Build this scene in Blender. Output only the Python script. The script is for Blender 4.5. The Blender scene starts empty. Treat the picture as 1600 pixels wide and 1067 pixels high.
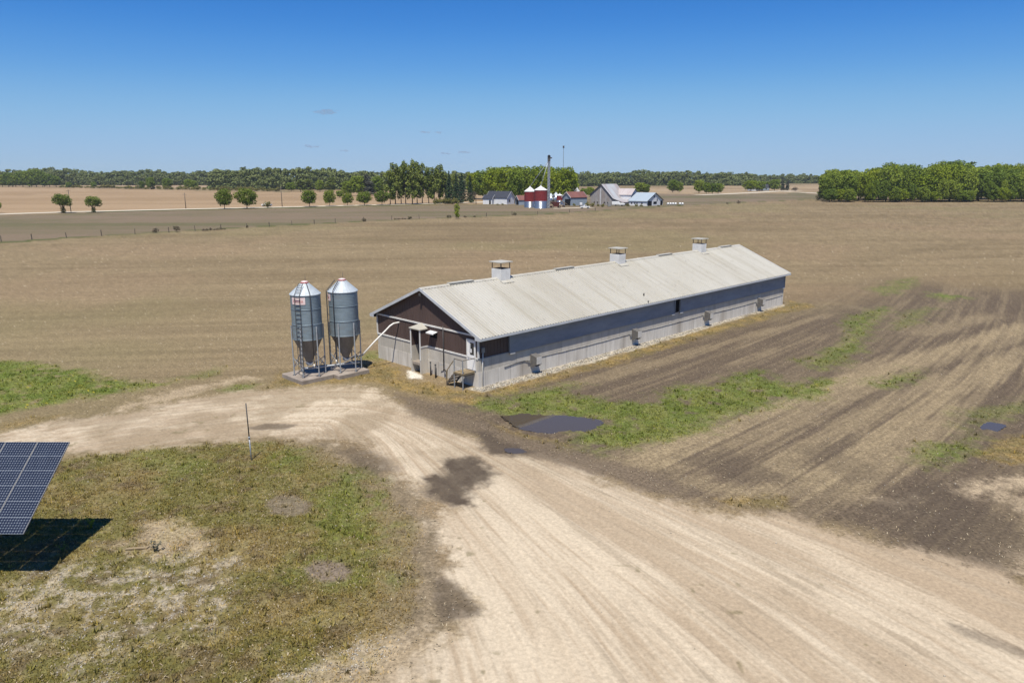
import bpy, bmesh, math, random
import numpy as np
from mathutils import Vector, Matrix
R = math.radians
PI = math.pi
sc = bpy.context.scene
COL = sc.collection

# ------------------------------------------------------------------ camera
FPX, PITCH, H = 1135.0, math.atan(261 / 1135), 14.0
cam = bpy.data.cameras.new('camera')
camo = bpy.data.objects.new('camera', cam)
COL.objects.link(camo)
cam.sensor_width = 36
cam.lens = 36 * FPX / 1600
cam.clip_start, cam.clip_end = 0.3, 12000
camo.location = (0, 0, H)
camo.rotation_euler = (PI / 2 - PITCH, 0, 0)
sc.camera = camo

# ------------------------------------------------------------------ light
SUN_AZ, SUN_EL = R(6.5), R(66.0)      # light travels away from the camera, 6.5 deg to the right
w = bpy.data.worlds.new('World')
sc.world = w
w.use_nodes = True
nt = w.node_tree
sky = nt.nodes.new('ShaderNodeTexSky')
sky.sky_type = 'NISHITA'
sky.sun_disc = False
sky.sun_elevation = SUN_EL
sky.sun_rotation = PI + SUN_AZ
sky.altitude = 200
sky.air_density = 1.0
sky.dust_density = 0.0
sky.ozone_density = 8.0
bg = nt.nodes['Background']
bg.inputs[1].default_value = 0.12
# the clear, deep-blue spring sky: the sky model's colours through one tone curve per channel
k1 = nt.nodes.new('ShaderNodeVectorMath'); k1.operation = 'SCALE'; k1.inputs[3].default_value = 0.12
k2 = nt.nodes.new('ShaderNodeVectorMath'); k2.operation = 'SCALE'; k2.inputs[3].default_value = 0.80 / 0.12
cv = nt.nodes.new('ShaderNodeRGBCurve')
for ci, pts in enumerate((((0, 0), (.198, .050), (.266, .105), (.413, .235), (.651, .330), (1, .37)),
                          ((0, 0), (.371, .225), (.479, .328), (.658, .470), (.84, .520), (1, .54)),
                          ((0, 0), (.60, .56), (.686, .655), (.781, .73), (.879, .76), (1, .78)))):
    c_ = cv.mapping.curves[ci]
    c_.points[0].location = pts[0]; c_.points[1].location = pts[-1]
    for p_ in pts[1:-1]:
        c_.points.new(*p_)
cv.mapping.extend = 'HORIZONTAL'
cv.mapping.update()
nt.links.new(sky.outputs[0], k1.inputs[0]); nt.links.new(k1.outputs[0], cv.inputs[1])
v1 = nt.nodes.new('ShaderNodeVectorMath'); v1.operation = 'SUBTRACT'; v1.inputs[1].default_value = (1, 1, 1)
v2 = nt.nodes.new('ShaderNodeVectorMath'); v2.operation = 'MAXIMUM'; v2.inputs[1].default_value = (0, 0, 0)
v3 = nt.nodes.new('ShaderNodeVectorMath'); v3.operation = 'ADD'
nt.links.new(k1.outputs[0], v1.inputs[0]); nt.links.new(v1.outputs[0], v2.inputs[0]); nt.links.new(v2.outputs[0], v3.inputs[0])
nt.links.new(cv.outputs[0], v3.inputs[1]); nt.links.new(v3.outputs[0], k2.inputs[0])
nt.links.new(k2.outputs[0], bg.inputs[0])
sl = bpy.data.lights.new('sun', 'SUN')
sl.energy = 5.0
sl.angle = R(0.53)
sl.color = (1.0, 0.94, 0.83)
so = bpy.data.objects.new('sun', sl)
COL.objects.link(so)
ld = Vector((math.sin(SUN_AZ) * math.cos(SUN_EL), math.cos(SUN_AZ) * math.cos(SUN_EL), -math.sin(SUN_EL)))
so.rotation_euler = ld.to_track_quat('-Z', 'Y').to_euler()
so.location = (-10, -20, 60)
sc.view_settings.view_transform = 'Standard'
sc.view_settings.look = 'None'
sc.view_settings.exposure = 0.32
sc.view_settings.gamma = 1.0
sc.render.engine = 'CYCLES'
sc.cycles.use_denoising = True
sc.cycles.max_bounces = 6
sc.cycles.transparent_max_bounces = 8
sc.cycles.volume_bounces = 0

# ------------------------------------------------------------------ helpers
CP, SP = math.cos(PITCH), math.sin(PITCH)


def g(px, py, z=0.0):
    """world point where the photo's pixel meets the level z"""
    X = px - 800; Z = -(py - 533.5)
    ry = FPX * CP + Z * SP; rz = Z * CP - FPX * SP
    t = (z - H) / rz
    return (X * t, ry * t)


def hgt(py_top, Y):
    """height of a point seen at py_top at distance Y"""
    Z = -(py_top - 533.5)
    ry = FPX * CP + Z * SP; rz = Z * CP - FPX * SP
    return H + rz * Y / ry


def mpp(Y):
    return Y / 1165.0          # metres per photo pixel far away


def tag(o, label=None, cat=None, group=None, kind=None):
    if label: o['label'] = label
    if cat: o['category'] = cat
    if group: o['group'] = group
    if kind: o['kind'] = kind
    return o


def empty(name, loc, rz=0.0, label=None, cat=None, group=None):
    o = bpy.data.objects.new(name, None)
    COL.objects.link(o)
    o.location = loc
    o.rotation_euler = (0, 0, rz)
    o.empty_display_size = 0.2
    return tag(o, label, cat, group)


def copy_tree(o, parent=None):
    c = o.copy(); COL.objects.link(c); c.parent = parent
    for ch in list(o.children):
        copy_tree(ch, c)
    return c


class MB:
    def __init__(s):
        s.v = []; s.f = []; s.smooth = []

    def add(s, vs, fs, smooth=False):
        n = len(s.v)
        s.v += [tuple(p) for p in vs]
        s.f += [tuple(i + n for i in f) for f in fs]
        s.smooth += [smooth] * len(fs)
        return s

    def box(s, x0, x1, y0, y1, z0, z1):
        vs = [(x0, y0, z0), (x1, y0, z0), (x1, y1, z0), (x0, y1, z0), (x0, y0, z1), (x1, y0, z1), (x1, y1, z1), (x0, y1, z1)]
        return s.add(vs, [(0, 3, 2, 1), (4, 5, 6, 7), (0, 1, 5, 4), (1, 2, 6, 5), (2, 3, 7, 6), (3, 0, 4, 7)])

    def prism(s, poly, d):
        """poly: list of 3-D points, extruded by vector d"""
        n = len(poly)
        vs = list(poly) + [(p[0] + d[0], p[1] + d[1], p[2] + d[2]) for p in poly]
        fs = [tuple(range(n))[::-1], tuple(range(n, 2 * n))]
        fs += [(i, (i + 1) % n, n + (i + 1) % n, n + i) for i in range(n)]
        return s.add(vs, fs)

    def tube(s, pts, r, n=8, r1=None, caps=True):
        pts = [Vector(p) for p in pts]
        m = len(pts)
        vs = []; fs = []
        up = None
        for i, p in enumerate(pts):
            d = (pts[min(i + 1, m - 1)] - pts[max(i - 1, 0)])
            d = d.normalized() if d.length > 1e-9 else Vector((0, 0, 1))
            if up is None:
                up = Vector((0, 0, 1)) if abs(d.z) < .9 else Vector((1, 0, 0))
            a = d.cross(up).normalized(); b = a.cross(d).normalized()
            up = b
            rr = r if r1 is None else r + (r1 - r) * i / max(1, m - 1)
            for k in range(n):
                t = 2 * PI * k / n
                vs.append(p + a * math.cos(t) * rr + b * math.sin(t) * rr)
        for i in range(m - 1):
            for k in range(n):
                fs.append((i * n + k, i * n + (k + 1) % n, (i + 1) * n + (k + 1) % n, (i + 1) * n + k))
        s.add(vs, fs, True)
        if caps:
            b0 = len(s.v) - len(vs)
            s.f += [tuple(b0 + k for k in range(n))[::-1], tuple(b0 + (m - 1) * n + k for k in range(n))]
            s.smooth += [False, False]
        return s

    def bar(s, p, q, wd, ht=None):
        """square bar from p to q"""
        ht = ht or wd
        p, q = Vector(p), Vector(q)
        d = (q - p).normalized()
        up = Vector((0, 0, 1)) if abs(d.z) < .95 else Vector((1, 0, 0))
        a = d.cross(up).normalized() * wd / 2; b = a.cross(d).normalized() * ht / 2
        vs = [p - a - b, p + a - b, p + a + b, p - a + b, q - a - b, q + a - b, q + a + b, q - a + b]
        return s.add(vs, [(0, 3, 2, 1), (4, 5, 6, 7), (0, 1, 5, 4), (1, 2, 6, 5), (2, 3, 7, 6), (3, 0, 4, 7)])

    def lathe(s, prof, n=48, cx=0, cy=0, smooth=True, cap=True):
        vs = []; fs = []
        for (r, z) in prof:
            for k in range(n):
                t = 2 * PI * k / n
                vs.append((cx + r * math.cos(t), cy + r * math.sin(t), z))
        m = len(prof)
        for i in range(m - 1):
            for k in range(n):
                fs.append((i * n + k, i * n + (k + 1) % n, (i + 1) * n + (k + 1) % n, (i + 1) * n + k))
        s.add(vs, fs, smooth)
        if cap:
            b0 = len(s.v) - len(vs)
            s.f += [tuple(b0 + k for k in range(n))[::-1], tuple(b0 + (m - 1) * n + k for k in range(n))]
            s.smooth += [False, False]
        return s

    def build(s, name, mat, parent=None, bevel=0):
        me = bpy.data.meshes.new(name)
        me.from_pydata(s.v, [], s.f)
        me.polygons.foreach_set('use_smooth', s.smooth)
        me.materials.append(mat)
        me.validate()
        o = bpy.data.objects.new(name, me)
        COL.objects.link(o)
        if parent is not None:
            o.parent = parent
        if bevel:
            b = o.modifiers.new('bevel', 'BEVEL'); b.width = bevel; b.segments = 1; b.limit_method = 'ANGLE'
        return o


def np_mesh(name, verts, quads, mat, smooth=False, n=4):
    me = bpy.data.meshes.new(name)
    verts = np.asarray(verts, np.float32); quads = np.asarray(quads, np.int32)
    me.vertices.add(len(verts)); me.vertices.foreach_set('co', verts.ravel())
    me.loops.add(quads.size); me.loops.foreach_set('vertex_index', quads.ravel())
    me.polygons.add(len(quads))
    me.polygons.foreach_set('loop_start', np.arange(0, quads.size, n, dtype=np.int32))
    me.polygons.foreach_set('loop_total', np.full(len(quads), n, np.int32))
    me.update(calc_edges=True)
    if smooth:
        me.polygons.foreach_set('use_smooth', np.ones(len(quads), bool))
    if mat: me.materials.append(mat)
    return me


def link(name, me, parent=None):
    o = bpy.data.objects.new(name, me)
    COL.objects.link(o)
    if parent is not None: o.parent = parent
    return o


# ------------------------------------------------------------------ materials
def nodes(name):
    m = bpy.data.materials.new(name); m.use_nodes = True
    t = m.node_tree
    return m, t, t.nodes['Principled BSDF']


def M(name, c1, c2=None, scale=3.0, stretch=(1, 1, 1), rough=0.7, metal=0.0, spec=0.4, bump=0.0, bscale=40, lo=.35, hi=.65, c3=None, s3=0.6):
    """base colour with two noise layers, optional bump"""
    m, t, b = nodes(name)
    N, L = t.nodes, t.links
    b.inputs['Roughness'].default_value = rough
    b.inputs['Metallic'].default_value = metal
    b.inputs['Specular IOR Level'].default_value = spec
    tc = N.new('ShaderNodeTexCoord'); mp = N.new('ShaderNodeMapping')
    mp.inputs['Scale'].default_value = stretch
    L.new(tc.outputs['Object'], mp.inputs['Vector'])
    out = None
    if c2:
        n = N.new('ShaderNodeTexNoise'); n.inputs['Scale'].default_value = scale; n.inputs['Detail'].default_value = 6; n.inputs['Roughness'].default_value = .65
        L.new(mp.outputs[0], n.inputs['Vector'])
        r = N.new('ShaderNodeMapRange'); r.inputs[1].default_value = lo; r.inputs[2].default_value = hi
        L.new(n.outputs[0], r.inputs[0])
        mx = N.new('ShaderNodeMix'); mx.data_type = 'RGBA'
        mx.inputs[6].default_value = (*c1, 1); mx.inputs[7].default_value = (*c2, 1)
        L.new(r.outputs[0], mx.inputs[0])
        out = mx.outputs[2]
        if c3:
            n3 = N.new('ShaderNodeTexNoise'); n3.inputs['Scale'].default_value = s3; n3.inputs['Detail'].default_value = 5
            L.new(mp.outputs[0], n3.inputs['Vector'])
            r3 = N.new('ShaderNodeMapRange'); r3.inputs[1].default_value = .5; r3.inputs[2].default_value = .72
            L.new(n3.outputs[0], r3.inputs[0])
            m3 = N.new('ShaderNodeMix'); m3.data_type = 'RGBA'
            L.new(out, m3.inputs[6]); m3.inputs[7].default_value = (*c3, 1); L.new(r3.outputs[0], m3.inputs[0])
            out = m3.outputs[2]
        L.new(out, b.inputs['Base Color'])
    else:
        b.inputs['Base Color'].default_value = (*c1, 1)
    if bump:
        n2 = N.new('ShaderNodeTexNoise'); n2.inputs['Scale'].default_value = bscale; n2.inputs['Detail'].default_value = 4
        L.new(mp.outputs[0], n2.inputs['Vector'])
        bp = N.new('ShaderNodeBump'); bp.inputs['Strength'].default_value = bump; bp.inputs['Distance'].default_value = .02
        L.new(n2.outputs[0], bp.inputs['Height']); L.new(bp.outputs[0], b.inputs['Normal'])
    return m


def leafmat(name, cols, trans=0.25, objvar=0.5):
    """foliage: colour from per-leaf and per-tree random numbers"""
    m, t, b = nodes(name)
    N, L = t.nodes, t.links
    gm = N.new('ShaderNodeNewGeometry'); oi = N.new('ShaderNodeObjectInfo')
    a = N.new('ShaderNodeMath'); a.operation = 'MULTIPLY'; a.inputs[1].default_value = 1 - objvar
    L.new(gm.outputs['Random Per Island'], a.inputs[0])
    c = N.new('ShaderNodeMath'); c.operation = 'MULTIPLY_ADD'; c.inputs[1].default_value = objvar
    L.new(oi.outputs['Random'], c.inputs[0]); L.new(a.outputs[0], c.inputs[2])
    cr = N.new('ShaderNodeValToRGB')
    e = cr.color_ramp.elements
    for i, cc in enumerate(cols):
        p = i / (len(cols) - 1)
        if i == 0: el = e[0]; el.position = 0
        elif i == len(cols) - 1: el = e[1]; el.position = 1
        else: continue
        el.color = (*cc, 1)
    for i, cc in enumerate(cols[1:-1], 1):
        el = e.new(i / (len(cols) - 1)); el.color = (*cc, 1)
    L.new(c.outputs[0], cr.inputs[0])
    L.new(cr.outputs[0], b.inputs['Base Color'])
    b.inputs['Roughness'].default_value = .7
    b.inputs['Specular IOR Level'].default_value = .15
    if trans:
        tr = N.new('ShaderNodeBsdfTranslucent'); L.new(cr.outputs[0], tr.inputs[0])
        mx = N.new('ShaderNodeMixShader'); mx.inputs[0].default_value = trans
        L.new(b.outputs[0], mx.inputs[1]); L.new(tr.outputs[0], mx.inputs[2])
        L.new(mx.outputs[0], N['Material Output'].inputs[0])
    return m


MAT = dict(
    concrete=M('concrete', (.52, .485, .425), (.40, .37, .32), 1.6, (1, 1, .25), .9, spec=.2, bump=.15, c3=(.44, .41, .36), s3=.5),
    block=M('block_wall', (.64, .605, .545), (.50, .465, .41), 2.0, (1, 1, .2), .9, spec=.2, bump=.2, c3=(.30, .26, .21), s3=.35),
    siding=M('brown_siding', (.098, .066, .058), (.080, .055, .049), .8, (1, 1, .2), .55, spec=.3),
    trim=M('white_trim', (.70, .69, .66), (.58, .57, .54), 2.0, rough=.5),
    fascia=M('fascia_metal', (.52, .54, .56), (.44, .46, .48), 1.5, rough=.5),
    soffit=M('soffit', (.30, .30, .30), (.22, .22, .22), 2, rough=.7),
    curtain=M('curtain_tarp', (.26, .28, .31), (.21, .225, .25), .6, (1, 1, 3), .65, spec=.25, c3=(.29, .31, .33), s3=.25),
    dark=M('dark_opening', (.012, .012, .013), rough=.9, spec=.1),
    door=M('white_door', (.86, .85, .82), (.80, .79, .76), 1.5, rough=.45),
    glass=M('dark_glass', (.02, .025, .03), rough=.08, spec=.8),
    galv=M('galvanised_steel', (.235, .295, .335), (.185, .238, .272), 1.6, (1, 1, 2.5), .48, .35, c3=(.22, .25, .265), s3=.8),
    galvpost=M('galvanised_post', (.42, .45, .48), (.30, .32, .34), 4, rough=.5, metal=.5),
    hopper=M('weathered_hopper', (.215, .205, .20), (.16, .152, .148), 2.0, (1, 1, .4), .55, .35, c3=(.13, .11, .10)),
    redcap=M('red_cap', (.30, .045, .04), (.22, .04, .035), 5, rough=.6),
    darksteel=M('dark_steel', (.055, .055, .058), (.09, .085, .08), 5, rough=.6, metal=.3),
    pvc=M('white_pipe', (.72, .71, .68), (.60, .58, .53), 2.5, rough=.45),
    blacktube=M('black_tube', (.02, .02, .022), rough=.5),
    pad=M('concrete_pad', (.33, .285, .24), (.24, .20, .165), 1.5, rough=.9, bump=.25, c3=(.20, .165, .135), s3=.8),
    wood=M('weathered_wood', (.30, .24, .15), (.20, .15, .09), 5, (.3, 1, 1), .85, spec=.15),
    woodgrey=M('grey_wood', (.15, .125, .10), (.09, .075, .06), 4, (1, 1, .3), .9, spec=.15),
    boxgrey=M('grey_box', (.27, .265, .25), (.21, .205, .195), 4, rough=.6),
    hood=M('hood_metal', (.15, .14, .13), (.11, .105, .10), 4, rough=.6),
    boxwhite=M('pale_box', (.58, .56, .52), (.46, .44, .40), 4, rough=.6),
    white=M('white_paint', (.74, .74, .73), (.62, .62, .61), 1.0, rough=.6),
    signpink=M('sign_face', (.72, .62, .60), (.66, .48, .47), 3, rough=.5),
    signred=M('sign_red', (.42, .06, .06), rough=.5),
    tyre=M('tyre_rubber', (.02, .02, .02), rough=.85),
)


def wall_joints(m, period, dark):
    """poured-wall panel joints: thin vertical lines of form marks, slightly darker"""
    t = m.node_tree; N, L = t.nodes, t.links
    b = N['Principled BSDF']
    src = b.inputs['Base Color'].links[0].from_socket
    tc = N.new('ShaderNodeTexCoord'); sp = N.new('ShaderNodeSeparateXYZ'); L.new(tc.outputs['Object'], sp.inputs[0])
    outs = []
    for ax in (0, 1):
        a = N.new('ShaderNodeMath'); a.operation = 'MULTIPLY_ADD'; a.inputs[1].default_value = 1 / period; a.inputs[2].default_value = .5
        L.new(sp.outputs[ax], a.inputs[0])
        f = N.new('ShaderNodeMath'); f.operation = 'FRACT'; L.new(a.outputs[0], f.inputs[0])
        c = N.new('ShaderNodeMath'); c.operation = 'LESS_THAN'; c.inputs[1].default_value = .035 / period; L.new(f.outputs[0], c.inputs[0])
        outs.append(c)
    mx = N.new('ShaderNodeMath'); mx.operation = 'MAXIMUM'; L.new(outs[0].outputs[0], mx.inputs[0]); L.new(outs[1].outputs[0], mx.inputs[1])
    k = N.new('ShaderNodeMath'); k.operation = 'MULTIPLY'; k.inputs[1].default_value = dark; L.new(mx.outputs[0], k.inputs[0])
    q = N.new('ShaderNodeMix'); q.data_type = 'RGBA'; q.inputs[7].default_value = (.16, .15, .13, 1)
    L.new(k.outputs[0], q.inputs[0]); L.new(src, q.inputs[6]); L.new(q.outputs[2], b.inputs['Base Color'])


wall_joints(MAT['block'], 1.2, .55)
wall_joints(MAT['concrete'], 2.4, .5)


def roof_metal(name, base, stain, stain2, amt=.5):
    """corrugated roof sheet: dirt streaks that run down the slope and mottled lichen"""
    m, t, b = nodes(name)
    N, L = t.nodes, t.links
    tc = N.new('ShaderNodeTexCoord')

    def noise(scale, st, lo, hi, detail=6):
        mp = N.new('ShaderNodeMapping'); mp.inputs['Scale'].default_value = st
        L.new(tc.outputs['Object'], mp.inputs[0])
        n = N.new('ShaderNodeTexNoise'); n.inputs['Scale'].default_value = scale; n.inputs['Detail'].default_value = detail; n.inputs['Roughness'].default_value = .6
        L.new(mp.outputs[0], n.inputs[0])
        r = N.new('ShaderNodeMapRange'); r.inputs[1].default_value = lo; r.inputs[2].default_value = hi
        L.new(n.outputs[0], r.inputs[0])
        return r.outputs[0]

    def mix(f, a, bb):
        x = N.new('ShaderNodeMix'); x.data_type = 'RGBA'
        L.new(f, x.inputs[0])
        for i, q in ((6, a), (7, bb)):
            if isinstance(q, tuple): x.inputs[i].default_value = (*q, 1)
            else: L.new(q, x.inputs[i])
        return x.outputs[2]
    c = mix(noise(.16, (1, .45, .45), .36, .72), base, stain)
    c2 = mix(noise(1.5, (1, .06, .06), .50, .92), c, stain2)
    c3 = mix(noise(5.0, (1, .35, .35), .58, .92), c2, tuple(x * .72 for x in stain2))
    L.new(c3, b.inputs['Base Color'])
    b.inputs['Roughness'].default_value = .55
    b.inputs['Metallic'].default_value = .1
    b.inputs['Specular IOR Level'].default_value = .35
    return m


MAT['roof'] = roof_metal('white_steel_roof', (.46, .445, .395), (.385, .362, .305), (.30, .268, .20))

# ------------------------------------------------------------------ numpy noise
def _hash(ix, iy, seed):
    h = (ix.astype(np.int64) * 374761393 + iy.astype(np.int64) * 668265263 + seed * 1274126177) & 0xFFFFFFFF
    h = ((h ^ (h >> 13)) * 1274126177) & 0xFFFFFFFF
    h = h ^ (h >> 16)
    return (h & 0xFFFFFF).astype(np.float32) / 16777215.0


def vn(x, y, seed=0):
    ix = np.floor(x); iy = np.floor(y)
    fx = (x - ix).astype(np.float32); fy = (y - iy).astype(np.float32)
    fx = fx * fx * (3 - 2 * fx); fy = fy * fy * (3 - 2 * fy)
    ix = ix.astype(np.int64); iy = iy.astype(np.int64)
    a = _hash(ix, iy, seed); b = _hash(ix + 1, iy, seed); c = _hash(ix, iy + 1, seed); d = _hash(ix + 1, iy + 1, seed)
    return a + (b - a) * fx + (c - a) * fy + (a - b - c + d) * fx * fy


def fbm(x, y, seed=0, o=4, gain=.5):
    s = 0; amp = 1; tot = 0
    for i in range(o):
        s = s + amp * vn(x + 17.3 * i, y - 9.1 * i, seed + i * 7); tot += amp
        amp *= gain; x = x * 2.03; y = y * 2.03
    return s / tot


def sst(x, a, b):
    t = np.clip((x - a) / (b - a), 0, 1)
    return t * t * (3 - 2 * t)


def sdist(x, y, P):
    """signed distance to polygon, positive inside"""
    d = np.full(x.shape, 1e18); ins = np.zeros(x.shape, bool)
    n = len(P)
    for i in range(n):
        ax, ay = P[i]; bx, by = P[(i + 1) % n]
        ex, ey = bx - ax, by - ay
        wx, wy = x - ax, y - ay
        t = np.clip((wx * ex + wy * ey) / max(ex * ex + ey * ey, 1e-9), 0, 1)
        d = np.minimum(d, (wx - ex * t) ** 2 + (wy - ey * t) ** 2)
        c = (ay > y) != (by > y)
        with np.errstate(divide='ignore', invalid='ignore'):
            xi = ex * (y - ay) / (by - ay if by != ay else 1e-9) + ax
        ins ^= c & (x < xi)
    return np.where(ins, 1, -1) * np.sqrt(d)


def ldist(x, y, P):
    """distance, side offset and arc length along polyline"""
    best = np.full(x.shape, 1e18); off = np.zeros(x.shape); arc = np.zeros(x.shape); s0 = 0
    for i in range(len(P) - 1):
        ax, ay = P[i]; bx, by = P[i + 1]
        ex, ey = bx - ax, by - ay; l = math.hypot(ex, ey)
        wx, wy = x - ax, y - ay
        t = (wx * ex + wy * ey) / (l * l)
        lo = -1e9 if i == 0 else 0; hi = 1e9 if i == len(P) - 2 else 1
        t = np.clip(t, lo, hi)
        d = (wx - ex * t) ** 2 + (wy - ey * t) ** 2
        m = d < best
        best = np.where(m, d, best)
        off = np.where(m, (wx * ey - wy * ex) / l, off)
        arc = np.where(m, s0 + t * l, arc)
        s0 += l
    return np.sqrt(best), off, arc


def wpoly(pp):
    return [g(*p) for p in pp]


def smooth_line(pp, k=2):
    for _ in range(k):
        q = [pp[0]]
        for a, b in zip(pp[:-1], pp[1:]):
            q += [(a[0] * .75 + b[0] * .25, a[1] * .75 + b[1] * .25), (a[0] * .25 + b[0] * .75, a[1] * .25 + b[1] * .75)]
        pp = q + [pp[-1]]
    return pp


# ------------------------------------------------------------------ the barn's frame
BA = (-2.24, 46.95)
Q = math.sqrt(.5)
BL, BW = 45.4, 11.6


def bw(x, y):
    """barn-local -> world"""
    return (BA[0] + Q * (x - y), BA[1] + Q * (x + y))


# ------------------------------------------------------------------ ground regions (traced on the ground plane)
P_ROAD = wpoly([(-300, 712), (-60, 690), (0, 679), (100, 656), (169, 645), (236, 636), (304, 623), (371, 612), (422, 608), (500, 603), (560, 603), (600, 612),
                (640, 640), (700, 668), (750, 681), (780, 706), (831, 711), (910, 729), (962, 751), (1030, 777), (1135, 800), (1217, 806), (1312, 829),
                (1396, 855), (1492, 882), (1556, 898), (1700, 950), (2100, 1200), (1900, 1500), (500, 1500), (590, 1180), (625, 1080), (664, 1012), (752, 956), (720, 920), (696, 880),
                (688, 800), (664, 765), (608, 725), (568, 690), (500, 684), (422, 684), (371, 688), (304, 692), (236, 696), (169, 705), (111, 711), (0, 725), (-300, 780)])
P_LAWN = wpoly([(-600, 840), (-300, 785), (0, 728), (111, 713), (169, 707), (236, 698), (304, 694), (371, 690), (440, 688), (520, 705), (590, 745), (640, 800), (650, 880), (640, 950),
                (600, 1020), (560, 1100), (480, 1400), (-1200, 1400)])
P_VERGE = wpoly([(440, 690), (520, 690), (600, 735), (665, 775), (690, 830), (696, 890), (755, 958), (700, 990), (640, 1010), (600, 1000), (600, 900), (590, 820), (540, 750), (480, 715)])
P_SOIL = wpoly([(700, 625), (770, 606), (1000, 545), (1227, 482), (1330, 466), (1420, 440), (1500, 450), (1620, 455), (1800, 520), (2100, 700), (2200, 1000), (1900, 1010), (1700, 945), (1556, 897), (1492, 881),
                (1396, 854), (1300, 826), (1217, 804), (1135, 798), (1030, 775), (962, 748), (910, 726), (830, 708), (780, 690), (720, 660), (680, 640)])
P_MUD = wpoly([(610, 612), (680, 628), (740, 645), (800, 676), (870, 695), (960, 722), (1040, 745), (1100, 772), (1030, 776), (962, 752), (910, 731), (831, 713), (780, 709), (745, 684), (690, 668), (640, 645)])
GREENS = [
    (wpoly([(725, 642), (790, 616), (860, 600), (905, 600), (890, 618), (960, 628), (1015, 624), (1060, 606), (1120, 600), (1165, 585), (1195, 580), (1225, 606), (1300, 596), (1270, 622), (1180, 640),
            (1100, 662), (1050, 684), (1000, 694), (940, 712), (890, 694), (940, 662), (860, 643), (800, 648)]), .9),
    (wpoly([(1250, 565), (1300, 545), (1328, 520), (1320, 492), (1385, 480), (1372, 502), (1350, 532), (1330, 560), (1280, 576)]), .75),
    (wpoly([(1395, 505), (1430, 486), (1460, 480), (1440, 500), (1400, 515)]), .5),
    (wpoly([(1358, 452), (1395, 440), (1430, 432), (1425, 450), (1380, 462)]), .6),
    (wpoly([(1440, 455), (1475, 458), (1510, 464), (1475, 470)]), .9),
    (wpoly([(1370, 600), (1400, 585), (1440, 578), (1425, 594), (1385, 606)]), .75),
    (wpoly([(1430, 722), (1465, 698), (1515, 683), (1500, 705), (1450, 728)]), .85),
    (wpoly([(1495, 655), (1530, 640), (1620, 625), (1610, 645), (1540, 655), (1510, 668)]), .5),
    (wpoly([(-120, 566), (0, 566), (70, 570), (110, 578), (175, 592), (255, 600), (190, 612), (130, 622), (70, 636), (0, 646), (-120, 660)]), 1.0),
    (wpoly([(270, 592), (330, 577), (355, 576), (330, 590), (285, 596)]), .5),
    (wpoly([(340, 610), (375, 598), (402, 602), (380, 612)]), .8),
    (wpoly([(420, 712), (450, 705), (480, 716), (460, 732), (430, 728)]), .7),
    (wpoly([(480, 760), (540, 735), (580, 750), (590, 800), (570, 850), (500, 860), (470, 800)]), .7),
    (wpoly([(170, 715), (230, 705), (320, 720), (300, 745), (200, 745)]), .6),
    (wpoly([(460, 880), (500, 865), (580, 860), (590, 900), (520, 930), (460, 920)]), .6),
    (wpoly([(560, 553), (585, 548), (592, 560), (575, 566)]), .7),
]
OCHRES = [
    (wpoly([(405, 612), (430, 590), (445, 580), (560, 570), (592, 562), (640, 592), (700, 606), (742, 612), (770, 608), (740, 632), (690, 626), (640, 612), (580, 598), (510, 598), (440, 606)]), .9),
    ([bw(-.3, -1.0), bw(8, -1.1), bw(20, -1.0), bw(32, -1.0), bw(46, -.3), bw(48.5, .5), bw(47, -3.2), bw(40, -2.5), bw(30, -2.3), bw(18, -2.4), bw(6, -2.6), bw(-.5, -2.9)], .85),
    (wpoly([(1530, 712), (1570, 695), (1625, 688), (1625, 722), (1560, 730)]), 1.0),
    (wpoly([(1560, 690), (1610, 676), (1640, 684), (1600, 692)]), .8),
    (wpoly([(1120, 782), (1160, 770), (1235, 775), (1230, 792), (1160, 796)]), .75),
    (wpoly([(760, 655), (800, 668), (850, 684), (900, 694), (880, 704), (810, 685), (770, 668)]), .7),
    (wpoly([(0, 662), (60, 650), (110, 645), (80, 656), (0, 674)]), .5),
]
PALES = [   # bare pale earth and spilled stone dust
    (wpoly([(450, 1085), (520, 1030), (600, 1005), (690, 985), (760, 965), (800, 1100), (760, 1300), (430, 1300)]), .6),
    (wpoly([(165, 641), (230, 622), (300, 605), (381, 588), (400, 592), (340, 604), (250, 630), (170, 648)]), .75),
    (wpoly([(205, 850), (225, 828), (240, 815), (270, 812), (285, 826), (320, 843), (310, 858), (285, 852), (262, 868), (235, 858)]), .62),
    (wpoly([(1495, 765), (1530, 752), (1620, 742), (1640, 765), (1560, 770), (1510, 778)]), .9),
    (wpoly([(1565, 782), (1640, 770), (1650, 800), (1590, 800)]), .7),
    (wpoly([(1590, 865), (1660, 850), (1680, 900), (1600, 890)]), .7),
    (wpoly([(1380, 780), (1430, 775), (1440, 785), (1400, 792)]), .45),
]
STREAKS = [   # pale dusty wheel bands on the dark plot
    ([(800, 615), (930, 592), (1120, 540), (1310, 488)], .55, .55),
    ([(1130, 575), (1250, 535), (1300, 520)], .4, .5),
    ([(960, 738), (1080, 690), (1310, 602), (1480, 545), (1620, 505)], 1.3, .9),
    ([(1020, 748), (1200, 670), (1420, 575), (1620, 520)], .8, .6),
    ([(1160, 752), (1290, 680), (1450, 600), (1620, 540)], .8, .7),
    ([(1235, 772), (1340, 715), (1450, 630), (1600, 555)], 1.1, .85),
    ([(1300, 790), (1400, 720), (1500, 645)], .8, .7),
    ([(1290, 470), (1420, 500), (1480, 520)], 1.0, .35),
    ([(1420, 525), (1500, 505), (1560, 490)], 1.6, .6),
    ([(1320, 585), (1370, 570), (1400, 562)], 1.5, .7),
    ([(1040, 740), (1150, 772), (1250, 768), (1330, 770)], 1.0, .7),
]
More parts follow.
